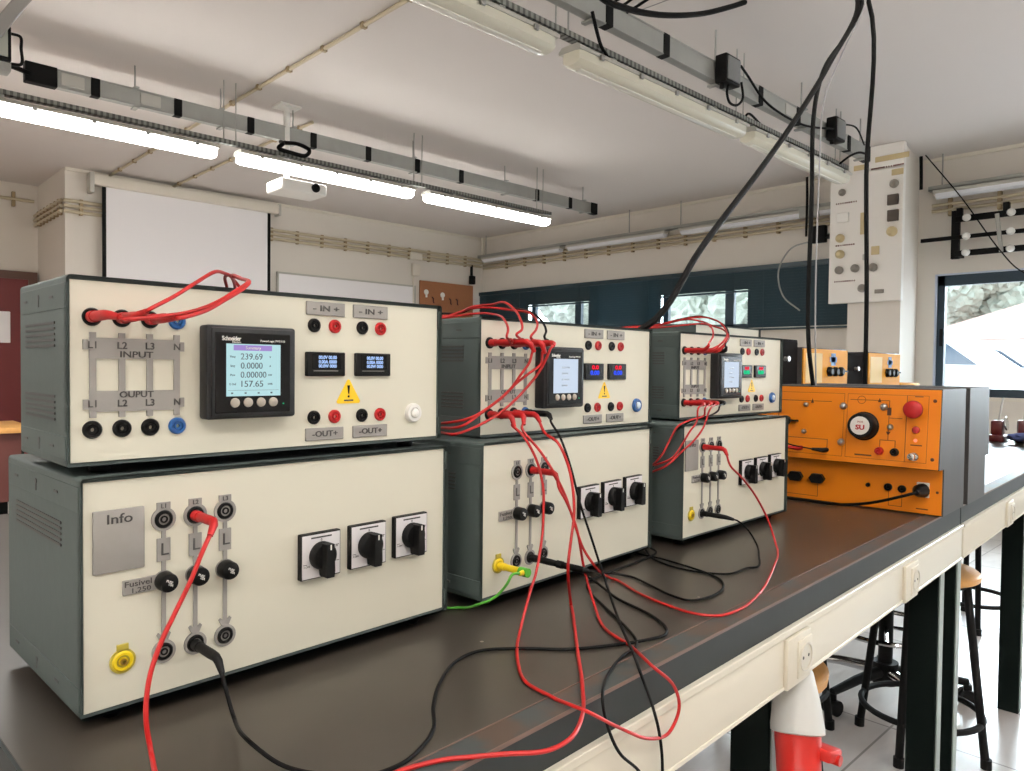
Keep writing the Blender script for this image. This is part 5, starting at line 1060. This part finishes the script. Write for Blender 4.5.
for y0, z, w in ((2.57, 2.642, 0.09), (2.57, 2.288, 0.08), (2.57, 1.984, 0.09), (2.25, 2.885, 0.13)):
    b = MB(); k = -w
    while k < w - 0.01:
        b.box(-0.002, 0.001, y0 - 2.15 + k, y0 - 2.15 + k + 0.009 + 0.004 * (int(k * 1000) % 3), z - 1.80 - 0.006, z - 1.80 + 0.006); k += 0.018
    b.done('printed_caption', mat('red_brown_print', (112, 72, 64), 0.6), t, smooth=False)

# ------------------------------------------------------------------ back wall things
t = thing('projection_screen', 'white roll down projection screen on the back wall', 'projection screen', (2.0, 7.90, 2.0))
MB().box(0.02, 1.90, -0.06, 0.03, 0.92, 1.02, 0.012, 3).done('roller_case', M_TRIM, t)
MB().box(-0.01, 0.03, -0.07, 0.05, 0.84, 1.03, 0.008, 2).done('end_cap', M_LAMPBODY, t); MB().box(1.89, 1.92, -0.07, 0.05, 0.90, 1.03, 0.008, 2).done('end_cap', M_LAMPBODY, t)
MB().box(0.12, 1.81, -0.004, 0.0, -0.55, 0.93).done('fabric', M_SCREENW, t, smooth=False)
MB().box(0.11, 0.145, -0.0055, 0.0005, -0.55, 0.925).box(1.785, 1.82, -0.0055, 0.0005, -0.55, 0.925).box(0.11, 1.82, -0.0055, 0.0005, -0.60, -0.55).done('black_border', M_SOFTBLACK, t, smooth=False)
MB().cyl((0.06, -0.005, -0.62), (1.86, -0.005, -0.62), 0.014, seg=12).done('weight_bar', M_SOFTBLACK, t)
t = thing('whiteboard', 'wide white board on the back wall right of the projection screen', 'whiteboard', (3.95, 7.985, 1.1))
MB().box(0, 1.92, -0.02, 0.0, 0, 1.18).done('board', M_SCREENW, t, smooth=False)
MB().box(-0.015, 1.935, -0.026, 0.004, 1.17, 1.19).box(-0.015, 1.935, -0.026, 0.004, -0.01, 0.01).box(-0.015, 0.005, -0.026, 0.004, 0, 1.18).box(1.915, 1.935, -0.026, 0.004, 0, 1.18).done('frame', M_LAMPBODY, t, smooth=False)
t = thing('cork_board', 'brown cork board with white hooks in the back corner', 'notice board', (5.96, 7.985, 1.5))
MB().box(0, 0.93, -0.02, 0, 0, 0.87).done('panel', M_CORK, t, smooth=False)
for k, (x, z) in enumerate(((0.10, 0.72), (0.38, 0.70))):
    MB().lathe((x, -0.02, z), (x, -1, z), [(0, 0.038), (0.008, 0.036), (0.012, 0.02)], 16).box(x - 0.012, x + 0.012, -0.034, -0.02, z - 0.07, z).done('white_hook', M_WHITEPL, t)
for x in (0.20, 0.50, 0.62):
    MB().tube(spline([(x, -0.02, 0.66), (x, -0.05, 0.64), (x, -0.05, 0.60), (x + 0.02, -0.04, 0.58)], 4), 0.008, 6).done('dark_hook', M_MAROON, t)
t = thing('thermostat', 'small white box below the conduits on the back wall', 'control box', (5.88, 7.98, 2.50))
MB().box(-0.06, 0.06, -0.05, 0.0, -0.08, 0.08, 0.008, 2).done('body', M_TRIM, t); MB().box(-0.10, 0.10, -0.04, -0.0, 0.13, 0.22, 0.006, 1).done('cover', M_TRIM, t)
MB().cyl((-0.03, -0.015, -0.08), (-0.03, -0.015, -0.6), 0.012, seg=8).done('conduit', M_TRIM, t)
t = tag(MB().box(-0.04, 0.04, -0.06, 0, -0.07, 0.05, 0.01, 2).box(-0.012, 0.012, -0.03, 0, 0.04, 0.2).done('wall_sensor', M_SOFTBLACK, loc=(6.86, 7.98, 2.46)), 'small black sensor on the back wall by the corner', 'sensor')
# door and desk at far left
d = struct(MB().box(0.35, 1.72, 9.05, 9.10, 0, 2.08).done('door_1', M_DOOR, smooth=False))
MB().box(0.27, 0.35, 9.03, 9.1, 0, 2.08).box(1.72, 1.80, 9.03, 9.1, 0, 2.08).box(0.27, 1.80, 9.03, 9.1, 2.08, 2.16).done('door_frame', mat('brown_frame', (96, 66, 54), 0.5), d, smooth=False)
MB().box(1.40, 1.56, 9.035, 9.05, 1.42, 1.74, 0.004, 1).done('notice', M_SCREENW, d)
MB().box(0.98, 1.02, 9.045, 9.055, 0.02, 2.06).done('leaf_gap', M_SOFTBLACK, d, smooth=False)
t = thing('teacher_desk', 'wooden topped desk in front of the maroon door', 'desk', (-0.35, 6.1, 0))
MB().box(0, 1.55, 0, 0.75, 0.73, 0.77, 0.006, 2).done('desk_top', M_WOOD, t)
MB().box(0.08, 1.47, 0.04, 0.07, 0.25, 0.73).done('front_board', mat('dark_brown_board', (84, 40, 34), 0.5), t)
for x in (0.06, 1.43):
    for y in (0.05, 0.64):
        MB().box(x, x + 0.06, y, y + 0.06, 0, 0.73, 0.003, 1).done('leg', M_SOFTBLACK, t)

# ------------------------------------------------------------------ stools and chair
def stool(x, y, ang, label, h=0.63, r0=0.125, r1=0.19):
    t = thing('lab_stool', label, 'stool', (x, y, 0), ang, 'round wooden lab stools')
    MB().lathe((0, 0, h - 0.03), (0, 0, h), [(0, 0.150), (0.006, 0.160), (0.022, 0.162), (0.030, 0.152), (0.031, 0.10)], 32).done('seat', M_WOOD, t)
    MB().ring((0, 0, h - 0.045), (0, 0, h - 0.028), 0.13, 0.11, 24).done('seat_ring', M_SOFTBLACK, t)
    for k in range(4):
        a = k * PI / 2
        MB().cyl((r0 * math.cos(a), r0 * math.sin(a), h - 0.035), (r1 * math.cos(a), r1 * math.sin(a), 0.0), 0.0125, seg=12).cyl((r1 * math.cos(a), r1 * math.sin(a), 0.03), (r1 * 1.003 * math.cos(a), r1 * 1.003 * math.sin(a), 0.0), 0.016, seg=12).done('leg', M_SOFTBLACK, t)
    rr = r0 + (r1 - r0) * (1 - 0.13 / h)
    MB().tube([(rr * math.cos(k * PI / 18), rr * math.sin(k * PI / 18), 0.13) for k in range(36)], 0.010, 8, cyclic=True).done('foot_ring', M_SOFTBLACK, t)
    return t
stool(2.64, 0.79, PI, 'round wooden stool right behind the end leg of the first bench', 0.595)
stool(1.42, 0.76, 0.6, 'round wooden stool whose seat edge shows behind the red and grey socket')
stool(2.45, 1.21, -1.10, 'black legged stool between the hanging socket and the end leg')
stool(4.13, 1.02, 0.4, 'farthest black legged stool, under the second bench')
t = thing('swivel_chair', 'black swivel chair on a chrome five star base under the bench', 'chair', (2.93, 1.00, 0), 0.35)
MB().cyl((0, 0, 0.10), (0, 0, 0.50), 0.025, seg=16).cyl((0, 0, 0.06), (0, 0, 0.14), 0.045, seg=16).done('gas_column', M_SOFTBLACK, t)
for k in range(5):
    a = k * 2 * PI / 5; cx, cy = 0.29 * math.cos(a), 0.29 * math.sin(a)
    l = MB().tube([(0.03 * math.cos(a), 0.03 * math.sin(a), 0.105), (0.16 * math.cos(a), 0.16 * math.sin(a), 0.098), (cx, cy, 0.080)], [0.022, 0.018, 0.014], 10).done('base_arm', M_CHROME if k % 2 else M_SOFTBLACK, t)
    px, py = -math.sin(a) * 0.014, math.cos(a) * 0.014
    MB().cyl((cx - px * 1.8, cy - py * 1.8, 0.028), (cx - px * 0.5, cy - py * 0.5, 0.028), 0.028, seg=18).cyl((cx + px * 0.5, cy + py * 0.5, 0.028), (cx + px * 1.8, cy + py * 1.8, 0.028), 0.028, seg=18).box(cx - 0.014, cx + 0.014, cy - 0.014, cy + 0.014, 0.03, 0.075, 0.004, 1).done('castor', M_BLACK, l)
MB().tube([(0.20 * math.cos(k * PI / 18), 0.20 * math.sin(k * PI / 18), 0.27) for k in range(36)], 0.009, 8, cyclic=True).cyl((-0.2, 0, 0.27), (0.2, 0, 0.27), 0.007, seg=8).cyl((0, -0.2, 0.27), (0, 0.2, 0.27), 0.007, seg=8).done('foot_ring', M_CHROME, t)
MB().box(-0.22, 0.22, -0.21, 0.21, 0.50, 0.56, 0.025, 3).done('seat', M_SOFTBLACK, t)
MB().box(-0.20, 0.20, 0.20, 0.24, 0.62, 0.80, 0.018, 3).box(-0.025, 0.025, 0.19, 0.22, 0.51, 0.66).done('backrest', M_SOFTBLACK, t)

# ------------------------------------------------------------------ outside the windows
struct(MB().box(7.4, 40, -30, 40, 0.2, 0.30).done('ground', M_ASPHALT, smooth=False))
def car(x, y, flip, m, label):
    t = thing('parked_car', label, 'car', (x, y, 0.30), 0, 'cars parked outside')
    s = -1 if flip else 1
    prof = [(0.0, 0.35), (0.05, 0.75), (0.35, 0.92), (1.0, 1.0), (1.60, 1.46), (2.0, 1.54), (3.3, 1.52), (3.95, 1.08), (4.05, 0.7), (4.05, 0.32)]
    MB().prism([(s * a, b) for a, b in prof], 0.0, 1.7, 'x').done('body', m, t, smooth=False)
    MB().prism([(s * a, b) for a, b in [(1.18, 1.03), (1.66, 1.40), (2.02, 1.46), (3.2, 1.44), (3.62, 1.08)]], -0.006, 1.706, 'x').done('side_windows', M_CARGLASS, t, smooth=False)
    for a in (0.75, 3.2):
        for xx in (0.0, 1.5):
            MB().cyl((xx - 0.02, s * a, 0.32), (xx + 0.2, s * a, 0.32), 0.32, seg=24).done('wheel', M_TYRE, t)
    MB().box(-0.01, 0.012, s * 2.15, s * 2.2, 0.45, 1.42).done('pillar_trim', m, t, smooth=False)
    return t
car(12.5, 1.9, False, M_CARWHITE, 'white car outside at the left edge of the big window')
car(19.0, 2.6, False, mat('silver_paint', (214, 218, 224), 0.25), 'second pale car outside, behind the white one')
def house(x, y, w, label):
    t = thing('house', label, 'house', (x, y, 0.3))
    MB().box(0, 6, 0, w, 0, 2.0).done('walls', M_HOUSE, t, smooth=False)
    MB().prism([(-0.4, 1.95), (w / 2, 3.3), (w + 0.4, 1.95)], -0.4, 6.4, 'x').done('roof', M_ROOF, t, smooth=False)
    for k in range(3):
        MB().box(-0.03, 0.02, w * (0.2 + 0.28 * k), w * (0.2 + 0.28 * k) + 1.0, 0.8, 1.6).done('window', M_CARGLASS, t, smooth=False)
house(27, 0.5, 8, 'pale house with a reddish roof outside the big window')
def tree(x, y, h, r, label, seed):
    t = thing('tree', label, 'tree', (x, y, 0.3), 0, 'trees outside')
    MB().tube([(0, 0, 0), (0.05, 0, h * 0.3), (0, 0.05, h * 0.6)], [0.16, 0.13, 0.07], 10).done('trunk', mat('bark', (96, 78, 64), 0.9, noise=0.2), t)
    rnd = random.Random(seed); b = MB()
    for k in range(16):
        b.blob((rnd.uniform(-r, r) * 0.6, rnd.uniform(-r, r) * 0.6, h * 0.62 + rnd.uniform(-0.35, 0.4) * h * 0.6), (r * rnd.uniform(.28, .5),) * 3, 4, 0.13, seed * 10 + k)
    b.done('crown', M_LEAF, t, smooth=False)
for i, (x, y, h, r, lab) in enumerate(((16, 13.5, 5.0, 1.8, 'leafy tree outside the strip window, left of the others'), (17, 10.0, 4.2, 1.6, 'leafy tree outside the middle of the strip window'), (15.5, 6.6, 5.2, 1.7, 'leafy tree outside the strip window near the pillar'), (31, 7.6, 6.5, 2.2, 'tree outside at the upper left of the big window'))):
    tree(x, y, h, r, lab, i + 3)

# ------------------------------------------------------------------ light
w = bpy.data.worlds.new('daylight'); SC.world = w; w.use_nodes = True
nt = w.node_tree; bg = nt.nodes['Background']
sky = nt.nodes.new('ShaderNodeTexSky'); sky.sky_type = 'HOSEK_WILKIE'; sky.turbidity = 6.0; sky.sun_direction = (-0.5, -0.3, 0.6)
mx = nt.nodes.new('ShaderNodeMix'); mx.data_type = 'RGBA'; mx.inputs[0].default_value = 0.9; mx.inputs[7].default_value = (0.86, 0.93, 1.0, 1)
nt.links.new(sky.outputs[0], mx.inputs[6]); nt.links.new(mx.outputs[2], bg.inputs[0])
bg.inputs[1].default_value = WORLD_STRENGTH
def area(name, loc, rot, sx, sy, power, col, portal=False):
    l = bpy.data.lights.new(name, 'AREA'); l.shape = 'RECTANGLE'; l.size = sx; l.size_y = sy; l.energy = power; l.color = col
    if portal: l.cycles.is_portal = True
    o = bpy.data.objects.new(name, l); COL.objects.link(o); o.location = loc; o.rotation_euler = rot
    return o
area('window_portal', (XW + 0.20, 0.82, 1.55), (0, PI / 2, 0), 1.05, 2.54, 1, (1, 1, 1), True)
area('window_portal', (XW + 0.20, -1.72, 1.55), (0, PI / 2, 0), 1.05, 1.95, 1, (1, 1, 1), True)
area('window_portal', (XW + 0.20, 5.31, 1.96), (0, PI / 2, 0), 0.6, 5.38, 1, (1, 1, 1), True)
area('window_daylight', (XW - 0.04, -1.72, 1.56), (0, PI / 2, 0), 1.0, 1.9, WIN_POWER, (0.86, 0.93, 1.0))  # fill lamp added inside the unseen second window to boost daylight
sl = bpy.data.lights.new('bright_sky', 'SUN'); sl.energy = SUN_POWER; sl.angle = math.radians(55); sl.color = (0.86, 0.93, 1.0)
so = bpy.data.objects.new('bright_sky', sl); COL.objects.link(so); so.rotation_euler = Vector((1, 0.22, 0.42)).to_track_quat('Z', 'Y').to_euler()
# fill lamps added as unseen tube rows, behind the camera and left of view
for x in (-0.35, -1.85):
    area('unseen_tube_fill', (x, 4.80, 2.54), (0, 0, 0), 1.40, 0.12, LEFT_POWER, (1.0, 0.985, 0.955))  # added out of view to light the left sides of the cases
for x in (-2.5, -0.9, 0.7, 2.3):
    area('unseen_tube_fill', (x, -0.75, 2.52), (0, 0, 0), 1.45, 0.12, ROW_POWER, (1.0, 0.985, 0.955))
    area('unseen_upward_fill', (x, -0.75, 2.54), (PI, 0, 0), 1.45, 0.12, UP_POWER, (1.0, 0.985, 0.955))  # added upward fill, brightens the room by bounce off the ceiling

cam = bpy.data.cameras.new('camera'); co = bpy.data.objects.new('camera', cam); COL.objects.link(co)
cam.sensor_fit = 'HORIZONTAL'; cam.sensor_width = 36.0; cam.lens = 739.07 / 1024 * 36.0; cam.clip_start = 0.02
yaw, p, r = 0.767089, 0.02531, -0.010925
fw = Vector((math.sin(yaw) * math.cos(p), math.cos(yaw) * math.cos(p), -math.sin(p))); rt = Vector((math.cos(yaw), -math.sin(yaw), 0)); dn = fw.cross(rt)
R_ = rt * math.cos(r) + dn * math.sin(r); D_ = -rt * math.sin(r) + dn * math.cos(r)
m = Matrix((R_, -D_, -fw)).transposed().to_4x4(); m.translation = (0, 0, H0); co.matrix_world = m
SC.camera = co
vs = SC.view_settings; SC.display_settings.display_device = 'sRGB'
vs.view_transform = 'Standard'; vs.look = 'None'; vs.gamma = 1.0; vs.use_curve_mapping = False; vs.exposure = EXPOSURE
SC.cycles.use_denoising = True
try:
    SC.cycles.denoiser = 'OPENIMAGEDENOISE'
except Exception:
    pass
SC.cycles.max_bounces = 8; SC.cycles.diffuse_bounces = 5; SC.cycles.transparent_max_bounces = 12; SC.cycles.sample_clamp_indirect = 6.0; SC.cycles.caustics_reflective = False; SC.cycles.caustics_refractive = False
